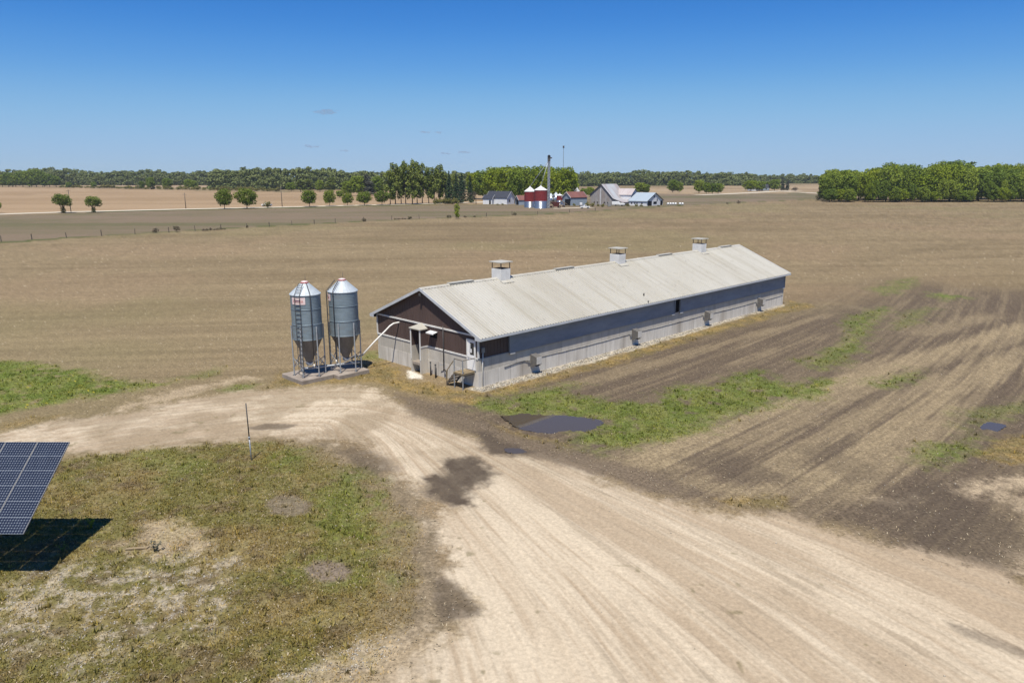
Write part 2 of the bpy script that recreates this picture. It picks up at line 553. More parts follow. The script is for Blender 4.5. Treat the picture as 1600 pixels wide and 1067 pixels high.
WETS = [
    (wpoly([(668, 748), (698, 738), (704, 718), (738, 714), (778, 740), (772, 754), (745, 764), (738, 780), (748, 792), (722, 794), (682, 787), (664, 768)]), 1.0),
    (wpoly([(385, 668), (420, 661), (470, 663), (445, 671), (400, 672)]), .7),
    (wpoly([(735, 672), (770, 676), (790, 690), (828, 704), (800, 710), (765, 704), (745, 690)]), .9),
    (wpoly([(690, 900), (715, 915), (752, 950), (748, 962), (715, 966), (690, 975), (680, 940), (678, 910)]), .65),
    (wpoly([(520, 705), (560, 698), (602, 716), (615, 735), (590, 740), (550, 725)]), .6),
    (wpoly([(1475, 970), (1530, 985), (1610, 1020), (1610, 1032), (1540, 1008), (1490, 985)]), .5),
    (wpoly([(1245, 705), (1290, 690), (1400, 745), (1330, 760)]), .35),
    (wpoly([(1370, 790), (1450, 745), (1560, 800), (1620, 850), (1560, 885), (1440, 850)]), .6),
    (wpoly([(1060, 715), (1130, 700), (1230, 745), (1160, 760)]), .5),
]
P_GRAVEL = [bw(-.6, .3), bw(-.5, -.9), bw(6, -1.05), bw(14, -.95), bw(22, -.85), bw(31, -.55), bw(45, -.45), bw(45.6, .3)]
P_STONES = wpoly([(-100, 960), (60, 900), (180, 880), (330, 868), (380, 920), (400, 960), (330, 1000), (160, 1010), (0, 1000), (-100, 1010)])
P_STONES2 = wpoly([(420, 1100), (470, 1030), (560, 1000), (660, 1010), (640, 1080), (600, 1200), (420, 1200)])
P_STONES3 = wpoly([(95, 1060), (120, 1020), (160, 1060), (180, 1120), (100, 1120)])
BARES = [(wpoly([(474, 888), (490, 878), (515, 875), (545, 881), (554, 893), (535, 906), (505, 911), (482, 903)]), 1.0),
         (wpoly([(412, 785), (430, 775), (460, 774), (490, 786), (486, 802), (455, 808), (425, 803)]), .75)]
P_LIME = wpoly([(637, 578), (648, 581), (664, 588), (660, 592), (640, 592)])
P_F2 = wpoly([(-300, 402), (0, 380), (100, 372), (260, 362.5), (430, 353), (570, 346), (700, 340.5), (800, 337), (850, 335), (960, 328), (1050, 322.5), (1180, 315.5), (1290, 311), (1310, 306),
              (1250, 302), (1120, 304.5), (1000, 303), (850, 317), (700, 320.5), (600, 322.5), (400, 327), (200, 331), (0, 337), (-300, 349)])
P_F3 = wpoly([(-300, 346), (0, 335), (200, 329.5), (400, 325), (600, 321), (800, 317), (800, 301), (640, 300), (560, 297), (440, 300.5), (330, 298.5), (200, 295.5), (100, 293), (0, 293), (-300, 296)])
P_F4 = wpoly([(-300, 291), (90, 291), (200, 292), (330, 294), (460, 296), (420, 289), (300, 288), (100, 284), (-300, 284)])
P_F5 = wpoly([(1000, 303), (1120, 303.5), (1250, 300.5), (1330, 300), (1330, 288), (1150, 291), (1000, 292)])
CL = smooth_line(wpoly([(-300, 745), (0, 700), (170, 676), (330, 651), (460, 640), (560, 640), (640, 668), (715, 715), (830, 800), (960, 900), (1120, 1040), (1250, 1180), (1500, 1500)]), 2)
FENCE = wpoly([(-300, 402), (0, 380), (100, 372), (260, 362.5), (430, 353), (570, 346), (700, 340.5), (800, 337), (850, 335), (960, 328), (1050, 322.5), (1180, 315.5), (1290, 311)])

C = lambda *a: np.array(a, np.float32)
A_FIELD, A_FIELD2 = C(.205, .157, .091), C(.166, .125, .071)
A_ROAD, A_ROAD2 = C(.47, .395, .290), C(.345, .272, .188)
A_SOIL, A_SOIL2 = C(.104, .079, .055), C(.250, .195, .118)
A_GREEN, A_GREEN2 = C(.098, .126, .028), C(.140, .152, .044)
A_LAWN, A_LAWN2, A_LAWN3 = C(.165, .130, .058), C(.128, .116, .042), C(.125, .096, .056)
A_OCHRE, A_OCHRE2 = C(.225, .162, .066), C(.150, .118, .052)
A_STONE = C(.36, .31, .235)
A_WET = C(.088, .068, .050)


def lerp(a, b, t):
    return a + (b - a) * t[:, None]


def box_sel(x, y, P, pad=6):
    xs = [p[0] for p in P]; ys = [p[1] for p in P]
    return np.nonzero((x > min(xs) - pad) & (x < max(xs) + pad) & (y > min(ys) - pad) & (y < max(ys) + pad))[0]


def ground_eval(x, y):
    x = np.asarray(x, np.float64); y = np.asarray(y, np.float64)
    r = np.hypot(x, y)
    N = len(x)
    near = np.nonzero((r < 185) & (y > 0))[0]
    # field of crop residue, fine across the rows
    th = R(84)
    u = x * math.cos(th) - y * math.sin(th); v = x * math.sin(th) + y * math.cos(th)
    band = fbm(v * .012, u * .16, 3, 5, .6)
    patch = fbm(x * .02, y * .02, 9, 4)
    f = np.clip(sst(.62 * band + .38 * patch, .34, .64), 0, 1)
    col = lerp(A_FIELD2[None, :].repeat(N, 0), A_FIELD[None, :].repeat(N, 0), f)
    z = (fbm(x * .05, y * .05, 5, 3) - .5) * .0 + np.zeros(N)
    col = lerp(col, C(.235, .165, .102)[None, :], sst(fbm(x * .035 + 7, y * .035, 33, 3), .50, .72) * .30)
    col = lerp(col, C(.175, .150, .074)[None, :], sst(fbm(x * .028, y * .028 + 31, 36, 4), .50, .70) * .45)
    rows = fbm(v * .05, u * 1.35, 34, 2) - .5
    col = col * (1 + rows * .32 * (r < 330))[:, None]
    fine = vn(x * 4.1, y * 4.1, 21) * .6 + vn(x * 9.7, y * 9.7, 22) * .4
    col = col * (.80 + .40 * fine)[:, None]
    # white flecks of stones and husks
    fl = vn(x * 6.3, y * 6.3, 31)
    col = lerp(col, C(.40, .33, .22)[None, :], sst(fl, .90, .99) * .6 * (r < 160))
    masks = {k: np.zeros(N) for k in ('green', 'lawn', 'stone', 'road', 'ochre', 'soil', 'wet')}

    def far(P, c1, c2, s, k=1.0, amp=.5, soft=.6, seed=0):
        sel = box_sel(x, y, P, 20)
        if not len(sel): return
        X, Yy = x[sel], y[sel]
        m = sst(sdist(X, Yy, P) + (fbm(X * .2, Yy * .2, 50 + seed, 3) - .5) * amp * 2, -soft, soft) * k
        t = fbm(X * s[0], Yy * s[1], 60 + seed, 4)
        cc = lerp(c1[None, :].repeat(len(sel), 0), c2[None, :].repeat(len(sel), 0), sst(t, .3, .7))
        col[sel] = lerp(col[sel], cc, m)
    far(P_F2, C(.170, .130, .088), C(.118, .106, .056), (.010, .09), 1, .8, .8, 1)
    far(P_F3, C(.30, .215, .130), C(.25, .175, .100), (.006, .05), 1, 1, 1.5, 2)
    far(P_F4, C(.30, .225, .150), C(.26, .185, .115), (.006, .05), 1, 2, 3, 3)
    far(P_F5, C(.30, .225, .140), C(.22, .16, .095), (.006, .03), 1, 2, 3, 4)
    # green edge of the far field beside the road and along the fence
    d, off, arc = ldist(x, y, FENCE)
    m = sst(1.5 - d + (fbm(x * .25, y * .25, 71, 3) - .5) * 2.4, -.4, .6) * (.35 + .65 * vn(arc * .05, arc * 0, 72)) * (y > 100)
    col[:] = lerp(col, C(.075, .085, .028)[None, :], m)

    # ---------------- near zone
    X, Yn = x[near], y[near]
    c = col[near]
    zz = np.zeros(len(near))
    wob = fbm(X * .45, Yn * .45, 101, 5, .6) - .5
    wob2 = fbm(X * 1.9, Yn * 1.9, 102, 4, .6) - .5
    wob3 = vn(X * 7.1, Yn * 7.1, 103) - .5

    def pm(P, amp=.8, soft=.35, a2=.5):
        sd = sdist(X, Yn, P)
        return sst(sd + wob * amp * 2 + wob2 * a2 * 2 + wob3 * a2 * .5, -soft, soft)
    # darker wheel lines across the field on the right
    for pl, wd, k in (([(1250, 432), (1330, 410), (1450, 390), (1640, 362)], 2.2, .30), ([(1180, 366), (1350, 358), (1560, 346)], 3.0, .16), ([(1310, 420), (1450, 408), (1640, 392)], 1.5, .22), ([(-60, 470), (120, 440), (330, 425)], 2.0, .14)):
        d, off, arc = ldist(X, Yn, smooth_line(wpoly(pl), 2))
        m = sst(wd - d + wob * 2.6 * wd, -.6 * wd, wd) * k * sst(arc, -5, 12)
        c = lerp(c, c * .62, m)
    # dark soil plot
    soil = pm(P_SOIL, 2.4, 1.1 + 7.0 * np.clip((Yn - 58) / 22, 0, 1), .6)
    ang = R(45)
    sv = X * math.cos(ang) - Yn * math.sin(ang)
    ss = X * math.sin(ang) + Yn * math.cos(ang)
    sv = sv + .0016 * (ss - 40) ** 2
    st = fbm(sv * .55, ss * .018, 111, 5, .62)
    st2 = fbm(sv * 2.6, ss * .05, 112, 4, .6)
    st3 = fbm(sv * 6.0, ss * .16, 115, 3, .6)
    pale = sst(st * .46 + st2 * .30 + st3 * .24, .41, .66) * .46
    for pl, wd, k in STREAKS:
        d, off, arc = ldist(X, Yn, smooth_line(wpoly(pl), 2))
        s0 = wpoly(pl)
        tot = sum(math.hypot(b[0] - a[0], b[1] - a[1]) for a, b in zip(s0[:-1], s0[1:]))
        e = sst(arc, -2, 3) * sst(tot - arc, -2, 4)
        pale = np.maximum(pale, sst(wd * 1.3 - d + wob * 1.4 + (st2 - .5) * 1.6 * wd + (st3 - .5) * 1.6, -.5, wd) * e * k)
    pale = pale * (.55 + .45 * st3 * 2 * .9) * (.8 + .4 * fbm(X * 3, Yn * 3, 113, 3))
    cs = lerp(A_SOIL[None, :].repeat(len(near), 0), A_SOIL2[None, :].repeat(len(near), 0), np.clip(pale, 0, 1))
    cs = cs * (.82 + .36 * vn(X * 6, Yn * 6, 114) * (1 - .0 * X))[:, None]
    c = lerp(c, cs, soil)
    zz += soil * (st2 - .5) * .05
    # verge
    verge = pm(P_VERGE, .9, .6)
    c = lerp(c, (C(.180, .142, .092)[None, :] * (.62 + .76 * fbm(X * 2.5, Yn * 2.5, 121, 4))[:, None]), verge * .9)
    # lawn: olive, brown and green mottling
    lawn = pm(P_LAWN, .7, .35)
    a = fbm(X * .28, Yn * .28, 131, 5, .6); b2 = fbm(X * .9, Yn * .9, 132, 5, .65)
    cl = lerp(A_LAWN[None, :].repeat(len(near), 0), A_LAWN2[None, :].repeat(len(near), 0), sst(a, .38, .62))
    cl = lerp(cl, A_LAWN3[None, :], sst(b2, .52, .70) * .8)
    cl = lerp(cl, C(.21, .175, .085)[None, :], sst(fbm(X * 2.2, Yn * 2.2, 133, 4), .58, .76) * .7)
    cl = cl * (.70 + .6 * (.5 * vn(X * 8, Yn * 8, 134) + .5 * vn(X * 17, Yn * 17, 135)))[:, None]
    c = lerp(c, cl, lawn * (1 - .5 * verge))
    zz += lawn * ((b2 - .5) * .10 + (vn(X * 5, Yn * 5, 136) - .5) * .04)
    # stones in the lawn
    stn = np.maximum(np.maximum(pm(P_STONES, 2.0, 1.0), pm(P_STONES2, .8, .5) * .9), pm(P_STONES3, .4, .3) * .9) * lawn
    stone_t = sst(fbm(X * 2.6, Yn * 2.6, 141, 4, .7), .46, .66) * (.55 + .6 * vn(X * 14, Yn * 14, 142))
    c = lerp(c, A_STONE[None, :], np.clip(stn * stone_t, 0, 1) * .8)
    # ochre and green
    och = np.zeros(len(near)); grn = np.zeros(len(near))
    for P, k in OCHRES:
        och = np.maximum(och, pm(P, .9, .5) * k)
    for P, k in GREENS:
        grn = np.maximum(grn, pm(P, 1.6, 1.1, .9) * k)
    ot = fbm(X * .9, Yn * .9, 151, 5, .6)
    co = lerp(A_OCHRE2[None, :].repeat(len(near), 0), A_OCHRE[None, :].repeat(len(near), 0), sst(ot, .35, .62)) * (.72 + .56 * vn(X * 9, Yn * 9, 152))[:, None]
    c = lerp(c, co, np.clip(och * (.6 + .6 * sst(fbm(X * 1.4, Yn * 1.4, 153, 4), .3, .6)), 0, 1))
    gt = fbm(X * .8, Yn * .8, 161, 5, .6)
    cg = lerp(A_GREEN[None, :].repeat(len(near), 0), A_GREEN2[None, :].repeat(len(near), 0), sst(gt, .35, .68)) * (.68 + .64 * vn(X * 8, Yn * 8, 162))[:, None]
    grn = grn * sst(fbm(X * 1.1, Yn * 1.1, 163, 4, .6) + .12, .30, .55)
    c = lerp(c, cg, grn)
    # dandelions in the green patch on the left
    dd = sst(vn(X * 5.5, Yn * 5.5, 165), .90, .97) * sst(9 - np.hypot(X - g(30, 622)[0], Yn - g(30, 622)[1]), 0, 5) * grn
    c = lerp(c, C(.42, .34, .03)[None, :], dd)
    # pale bare earth
    pal = np.zeros(len(near))
    for P, k in PALES:
        m = pm(P, 1.0, .7, .9) * k
        pal = np.maximum(pal, m)
        c = lerp(c, (C(.36, .285, .19)[None, :] * (.8 + .4 * fbm(X * 2, Yn * 2, 171, 4))[:, None]), m)
    # the gravel drive
    road = pm(P_ROAD, 1.0, .75, .95)
    d, off, arc = ldist(X, Yn, CL)
    hw = 2.2 + np.clip((arc - 26) * .30, 0, 14)
    uu = off / hw
    t1 = fbm(uu * 7.0, arc * .045, 181, 5, .62); t2 = fbm(uu * 22.0, arc * .11, 182, 4, .6)
    t3 = fbm(X * .16, Yn * .16, 183, 4)
    t4 = fbm(uu * 46.0, arc * .30, 189, 3, .6)
    k = sst(.36 * t1 + .30 * t2 + .22 * t4 + .12 * t3, .41, .57)
    cr = lerp(A_ROAD2[None, :].repeat(len(near), 0), A_ROAD[None, :].repeat(len(near), 0), k)
    rut = sst(t2, .60, .74) * sst(t1, .64, .42) * .42
    cr = lerp(cr, C(.215, .165, .11)[None, :], rut)
    cr = lerp(cr, C(.225, .175, .118)[None, :], sst(t4, .57, .72) * sst(t3, .64, .40) * .55)
    # thinner pale gravel near the silos, brown patches
    cr = lerp(cr, C(.22, .168, .105)[None, :], sst(fbm(X * .35, Yn * .35, 184, 4), .48, .66) * sst(40 - arc, -6, 10) * .55)
    brn = sst(fbm(uu * 2.2, arc * .03, 196, 3), .50, .70) * sst(arc, 34, 44)
    cr = lerp(cr, C(.33, .25, .165)[None, :], brn * .42)
    cr = cr * (.92 + .16 * vn(X * 12, Yn * 12, 185))[:, None]
    weeds = sst(vn(X * 2.4, Yn * 2.4, 187), .88, .97) * sst(fbm(X * .5, Yn * .5, 188, 3), .5, .6) * .5
    cr = lerp(cr, C(.12, .105, .045)[None, :], weeds)
    c = lerp(c, cr, road)
    zz = zz * (1 - road) + road * ((t1 - .5) * .07 + (t2 - .5) * .08 + (t4 - .5) * .03)
    # mud along its far edge, wet patches
    mud = pm(P_MUD, .8, .5)
    c = lerp(c, (C(.130, .100, .070)[None, :] * (.8 + .4 * fbm(uu * 18, arc * .1, 191, 4))[:, None]), mud * .85)
    wet = np.zeros(len(near))
    for P, k in BARES:
        m = pm(P, .14, .18, .15) * k
        pal = np.maximum(pal, m)
        c = lerp(c, (C(.165, .132, .098)[None, :] * (.75 + .5 * fbm(X * 3, Yn * 3, 172, 4))[:, None]), m)
    for P, k in WETS:
        sm = max(q[0] for q in P) - min(q[0] for q in P) < 3
        wet = np.maximum(wet, (pm(P, .12, .15, .12) if sm else pm(P, .45, .42, .4)) * k)
    c = lerp(c, A_WET[None, :] * (.85 + .3 * wob2[:, None]), wet * (.78 + .3 * (wob2 + .5)))
    grv = pm(P_GRAVEL, .35, .2, .3)
    c = lerp(c, C(.40, .36, .29)[None, :] * (.7 + .6 * vn(X * 9, Yn * 9, 195))[:, None], grv * .9)
    lime = pm(P_LIME, .25, .22, .3) * .8
    c = lerp(c, C(.66, .62, .54)[None, :], lime)
    col[near] = c
    # hollows under the puddles
    for cx, cy, rx, ry in HOLLOWS:
        hl = np.exp(-(((X - cx) / rx) ** 2 + ((Yn - cy) / ry) ** 2) * 1.2)
        zz -= hl * .135
        zz += np.sqrt(hl) * (wob2 * .10 + wob * .10)
    z[near] = zz
    for kk, vv in (('green', grn), ('lawn', lawn * (1 - verge * .6)), ('stone', stn), ('road', road), ('ochre', och), ('soil', soil), ('wet', wet)):
        masks[kk][near] = vv * (1 - .0)
    masks['green'][near] *= (1 - road); masks['lawn'][near] *= (1 - road) * (1 - wet) * (1 - pal)
    return col, z, masks


P_PUDDLE = wpoly([(783, 649), (800, 645), (830, 644), (868, 647), (905, 650), (948, 656), (932, 668), (905, 677), (872, 677), (840, 675), (812, 670), (795, 660)])
P_PUDDLE2 = wpoly([(1530, 668), (1536, 661), (1548, 657), (1562, 655), (1573, 657), (1575, 663), (1568, 669), (1556, 674), (1542, 676), (1533, 673)])
P_PUDDLE3 = wpoly([(786, 700), (798, 696), (816, 700), (826, 707), (808, 709), (792, 706)])


def centre(P):
    return sum(p[0] for p in P) / len(P), sum(p[1] for p in P) / len(P)


HOLLOWS = []
for P_, rx_, ry_ in ((P_PUDDLE, 3.4, 1.6), (P_PUDDLE2, .9, .8), (P_PUDDLE3, .8, .4)):
    cx_, cy_ = centre(P_); HOLLOWS.append((cx_, cy_, rx_, ry_))


def ground_material():
    m, t, b = nodes('earth_and_fields')
    N, L = t.nodes, t.links
    at = N.new('ShaderNodeAttribute'); at.attribute_name = 'col'
    tc = N.new('ShaderNodeTexCoord')
    n = N.new('ShaderNodeTexNoise'); n.inputs['Scale'].default_value = 7.0; n.inputs['Detail'].default_value = 7; n.inputs['Roughness'].default_value = .75
    L.new(tc.outputs['Object'], n.inputs[0])
    r = N.new('ShaderNodeMapRange'); r.inputs[1].default_value = .34; r.inputs[2].default_value = .66; r.inputs[3].default_value = .52; r.inputs[4].default_value = 1.48
    L.new(n.outputs[0], r.inputs[0])
    mx = N.new('ShaderNodeMix'); mx.data_type = 'RGBA'; mx.blend_type = 'MULTIPLY'; mx.inputs[0].default_value = 1
    L.new(at.outputs['Color'], mx.inputs[6]); L.new(r.outputs[0], mx.inputs[7]); L.new(at.outputs['Alpha'], mx.inputs[0])
    L.new(mx.outputs[2], b.inputs['Base Color'])
    b.inputs['Roughness'].default_value = .95
    b.inputs['Specular IOR Level'].default_value = .1
    bp = N.new('ShaderNodeBump'); bp.inputs['Distance'].default_value = .05
    bs = N.new('ShaderNodeMath'); bs.operation = 'MULTIPLY'; bs.inputs[1].default_value = .55
    L.new(at.outputs['Alpha'], bs.inputs[0]); L.new(bs.outputs[0], bp.inputs['Strength'])
    n2 = N.new('ShaderNodeTexNoise'); n2.inputs['Scale'].default_value = 5.0; n2.inputs['Detail'].default_value = 6; n2.inputs['Roughness'].default_value = .7
    L.new(tc.outputs['Object'], n2.inputs[0])
    L.new(n2.outputs[0], bp.inputs['Height']); L.new(bp.outputs[0], b.inputs['Normal'])
    return m


def make_ground():
    dep = np.radians(np.concatenate([np.arange(60, 48, -1.2), np.arange(48, .305, -.075)]))
    rings = np.concatenate([[0.5, 3, 6], H / np.tan(dep)])
    fine = np.radians(np.arange(-46, 46.01, .078)) + PI / 2
    coarse = np.radians(np.arange(49, 312, 4.0)) + PI / 2
    az = np.concatenate([fine, coarse])            # counter-clockwise from the right of view
    nr, na = len(rings), len(az)
    X = (rings[:, None] * np.cos(az)[None, :]).ravel(); Y = (rings[:, None] * np.sin(az)[None, :]).ravel()
    col, z, mk = ground_eval(X, Y)
    V = np.stack([X, Y, z], 1)
    i = np.arange(nr - 1)[:, None] * na; j = np.arange(na)[None, :]; j2 = (j + 1) % na
    F = np.stack([i + j, i + na + j, i + na + j2, i + j2], -1).reshape(-1, 4)
    me = np_mesh('ground', V, F, ground_material(), True)
    # close the small hole under the camera is left to a cap below
    a = me.color_attributes.new('col', 'FLOAT_COLOR', 'POINT')
    amp = 1 - .66 * mk['road'] - .3 * np.clip(mk['wet'], 0, 1) * (1 - mk['road'])
    a.data.foreach_set('color', np.concatenate([col, amp[:, None]], 1).astype(np.float32).ravel())
    o = link('ground', me); tag(o, kind='structure')
    return o


make_ground()


def sheet(name, P, z, mat):
    me = bpy.data.meshes.new(name)
    me.from_pydata([(p[0], p[1], z) for p in P], [], [tuple(range(len(P)))])
    me.materials.append(mat)
    o = link(name, me); tag(o, kind='structure')
    if me.polygons[0].normal.z < 0:
        me.flip_normals()
    return o


mw, tw, bb_ = nodes('muddy_water')
bb_.inputs['Base Color'].default_value = (.075, .060, .044, 1); bb_.inputs['Roughness'].default_value = .04; bb_.inputs['IOR'].default_value = 1.33
bb_.inputs['Specular IOR Level'].default_value = .85
nn = tw.nodes.new('ShaderNodeTexNoise'); nn.inputs['Scale'].default_value = 6
bpn = tw.nodes.new('ShaderNodeBump'); bpn.inputs['Strength'].default_value = .03; bpn.inputs['Distance'].default_value = .02
tw.links.new(nn.outputs[0], bpn.inputs['Height']); tw.links.new(bpn.outputs[0], bb_.inputs['Normal'])


def ragged(P, seed, amp=.12):
    rnd = random.Random(seed)
    Q_ = smooth_line(P + [P[0]], 3)[:-1]
    return [(x + rnd.uniform(-amp, amp), y + rnd.uniform(-amp, amp)) for x, y in Q_]


sheet('puddle', ragged(P_PUDDLE, 1), -.035, mw)
sheet('puddle', ragged(P_PUDDLE2, 2, .05), -.035, mw)
sheet('puddle', ragged(P_PUDDLE3, 3, .05), -.035, mw)

# far gravel roads
groad = M('far_gravel_road', (.52, .47, .38), (.42, .37, .29), .2, rough=.95, spec=.1)


def strip(name, pts, width, z, mat):
    L_ = []; R_ = []
    for i, p in enumerate(pts):
        a = pts[max(i - 1, 0)]; b = pts[min(i + 1, len(pts) - 1)]
        d = Vector((b[0] - a[0], b[1] - a[1])).normalized()
        L_.append((p[0] - d.y * width / 2, p[1] + d.x * width / 2, z)); R_.append((p[0] + d.y * width / 2, p[1] - d.x * width / 2, z))
    n = len(pts)
    me = bpy.data.meshes.new(name)
    me.from_pydata(L_ + R_, [], [(i, n + i, n + i + 1, i + 1) for i in range(n - 1)])
    me.materials.append(mat)
    o = link(name, me); tag(o, kind='structure')
    return o


ROADPX = [(-400, 351), (-100, 338.5), (0, 335), (105, 331.6), (200, 329.2), (290, 327), (400, 324.8), (480, 323), (600, 320.2), (690, 318), (745, 316.5), (800, 314)]
strip('road', wpoly(ROADPX), 8, .06, groad)
verge_g = M('road_verge_grass', (.055, .075, .022), (.10, .10, .035), .3, rough=.95, spec=.1)
strip('grass_verge', [(a, b - 6.5) for a, b in wpoly([(150, 331), (240, 328.6), (330, 326.6), (400, 325.2), (470, 323.8), (600, 320.8), (690, 318.6)])], 5, .05, verge_g)
strip('farm_lane', wpoly([(1090, 305), (1130, 303.6), (1180, 301.2), (1215, 299), (1250, 297.8)]), 10, .06, groad)
strip('farm_lane', wpoly([(1225, 300), (1255, 301), (1290, 303)]), 9, .06, groad)
strip('farmyard', wpoly([(862, 326), (890, 325.5), (925, 324.8)]), 8, .06, M('yard_gravel', (.44, .38, .29), (.34, .29, .21), .3, rough=.95))

# ------------------------------------------------------------------ the long barn
EAVE_Z, RIDGE_Z, OH = 3.47, 6.15, .5
SLOPE = (RIDGE_Z - EAVE_Z) / (BW / 2 + OH)


def roof_z(y):
    return RIDGE_Z - abs(y - BW / 2) * SLOPE


def build_barn():
    b = empty('livestock_barn', (BA[0], BA[1], 0), PI / 4,
              'long low livestock barn with dirty white steel roof, brown gable and three roof vents', 'barn')
    # concrete walls in two lifts
    lo = MB().box(0, BL, 0, BW, -.3, 1.06); lo.build('foundation_wall', MAT['block'], b)
    mid = MB().box(.012, BL - .012, .012, BW - .012, 1.06, 1.96); mid.build('concrete_wall', MAT['concrete'], b)
    # brown siding with ribs
    s = MB()
    e = .03
    zt = roof_z(e) - .10
    s.prism([(e, e, 1.96), (e, BW - e, 1.96), (e, BW - e, zt), (e, BW / 2, RIDGE_Z - .13), (e, e, zt)][::-1], (BL - 2 * e, 0, 0))
    y = .25
    while y < BW - .2:
        if not (.2 < y < 1.2): s.box(e - .016, e, y - .022, y + .022, 1.99, roof_z(y) - .16)
        else: s.box(e - .016, e, y - .022, y + .022, 3.2, roof_z(y) - .16)
        y += .3
    x = .3
    while x < BL - .2:
        s.box(x - .022, x + .022, e - .016, e, 1.99, zt - .02); x += .3
    s.build('siding', MAT['siding'], b)
    # trim
    t = MB().box(-.03, e, .02, 5.38, 1.93, 2.03).box(-.03, e, 6.6, BW + .02, 1.93, 2.03); t.build('trim_board', MAT['trim'], b)
    MB().box(-.03, e - .002, .02, BW - .02, 3.47, 3.58).build('trim_board', MAT['trim'], b)
    MB().box(-.035, .07, -.035, .07, 2.03, 3.45).build('corner_trim', MAT['trim'], b)
    MB().box(-.035, .07, BW - .07, BW + .035, 2.03, 3.45).build('corner_trim', MAT['trim'], b)
    MB().box(.07, 2.80, -.02, e, 1.94, 2.0).build('trim_board', MAT['curtain'], b)
    # roof: two corrugated slopes
    X0, X1 = -.28, BL + .30
    r = MB()
    for sgn in (-1, 1):
        prof = []
        x = X0; per = .29
        while x < X1:
            for dx, dz in ((0, 0), (.17, 0), (.19, .05), (.245, .05), (.265, 0)):
                if x + dx <= X1: prof.append((x + dx, dz))
            x += per
        prof.append((X1, 0))
        ye = BW / 2 + sgn * (BW / 2 + OH)
        vs = []
        for xx, dz in prof:
            vs.append((xx, BW / 2, RIDGE_Z + dz)); vs.append((xx, ye, EAVE_Z + dz))
        n = len(prof)
        fs = [(2 * i, 2 * i + 1, 2 * i + 3, 2 * i + 2) if sgn < 0 else (2 * i, 2 * i + 2, 2 * i + 3, 2 * i + 1) for i in range(n - 1)]
        r.add(vs, fs)
    # the deck below the sheets gives the roof its thickness
    r.prism([(X0 + .02, -OH + .02, EAVE_Z - .06), (X0 + .02, BW / 2, RIDGE_Z - .05), (X0 + .02, BW + OH - .02, EAVE_Z - .06), (X0 + .02, BW + OH - .02, EAVE_Z - .02), (X0 + .02, BW / 2, RIDGE_Z - .012), (X0 + .02, -OH + .02, EAVE_Z - .02)], (X1 - X0 - .04, 0, 0))
    rf = r.build('roof', MAT['roof'], b)
    MB().prism([(X0, BW / 2 - .22, RIDGE_Z - .05), (X0, BW / 2, RIDGE_Z + .065), (X0, BW / 2 + .22, RIDGE_Z - .05), (X0, BW / 2, RIDGE_Z + .04)], (X1 - X0, 0, 0)).build('ridge_cap', MAT['roof'], rf)
    # fascia boards at the eaves and rakes
    MB().box(X0, X1, -OH - .03, -OH, EAVE_Z - .17, EAVE_Z - .012).build('fascia', MAT['fascia'], b)
    MB().box(X0, X1, BW + OH, BW + OH + .03, EAVE_Z - .17, EAVE_Z - .012).build('fascia', MAT['fascia'], b)
    for xa in (X0 - .03, X1):
        for sgn in (-1, 1):
            ye = BW / 2 + sgn * (BW / 2 + OH)
            MB().prism([(xa, ye, EAVE_Z - .17), (xa, BW / 2, RIDGE_Z - .17), (xa, BW / 2, RIDGE_Z + .045), (xa, ye, EAVE_Z + .045)], (.03, 0, 0)).build('rake_board', MAT['fascia'], b)
    # boxed eave returns at the near gable
    for ya, yb in ((-OH, .0), (BW, BW + OH)):
        MB().prism([(X0, ya, EAVE_Z - .172), (X0, yb, EAVE_Z - .172), (X0, yb, EAVE_Z - .172 + (OH * SLOPE if ya < 0 else 0)), (X0, ya, EAVE_Z - .172 + (0 if ya < 0 else OH * SLOPE))], (-.028, 0, 0)).build('eave_return', MAT['fascia'], b)
    MB().box(X0, X1, -OH, -.0, EAVE_Z - .165, EAVE_Z - .145).build('soffit', MAT['soffit'], b)
    MB().box(X0, X1, BW, BW + OH, EAVE_Z - .165, EAVE_Z - .145).build('soffit', MAT['soffit'], b)
    # curtains down the long wall
    for (xa, xb) in ((2.86, 23.55), (24.38, 45.30)):
        c = MB()
        n = int((xb - xa) / .35)
        rnd = random.Random(int(xa * 10))
        prof = [(3.28, -.02), (3.20, -.09), (3.0, -.05), (2.6, -.075), (2.2, -.085), (1.98, -.10), (1.90, -.12), (1.86, -.05)]
        vs = []; ph = [rnd.uniform(-.018, .018) for _ in range(n + 1)]
        for i in range(n + 1):
            xx = xa + (xb - xa) * i / n
            for k, (zz, yy) in enumerate(prof):
                vs.append((xx, yy + (ph[i] if 1 < k < 6 else 0) - (.02 if k in (5, 6) else 0) * math.sin(xx * .8), zz))
        m = len(prof)
        fs = [(i * m + k, (i + 1) * m + k, (i + 1) * m + k + 1, i * m + k + 1)[::-1] for i in range(n) for k in range(m - 1)]
        c.add(vs, fs, True)
        co = c.build('curtain', MAT['curtain'], b)
        MB().tube([(xa, -.11, 3.24), (xb, -.11, 3.24)], .045, 8).build('roller_tube', MAT['curtain'], co)
        for xx in (xa, xb - .5):
            MB().box(xx, xx + .5, -.135, -.12, 1.83, 1.92).build('curtain_strap', MAT['trim'], co)
        MB().box(xa - .02, xa + .10, -.13, -.0, 1.92, 3.20).build('end_post', MAT['curtain'], co)
        MB().box(xb - .10, xb + .02, -.13, -.0, 1.92, 3.20).build('end_post', MAT['curtain'], co)
    MB().box(23.62, 24.30, .0, .02, 1.98, 3.3).build('wall_opening', MAT['dark'], b)
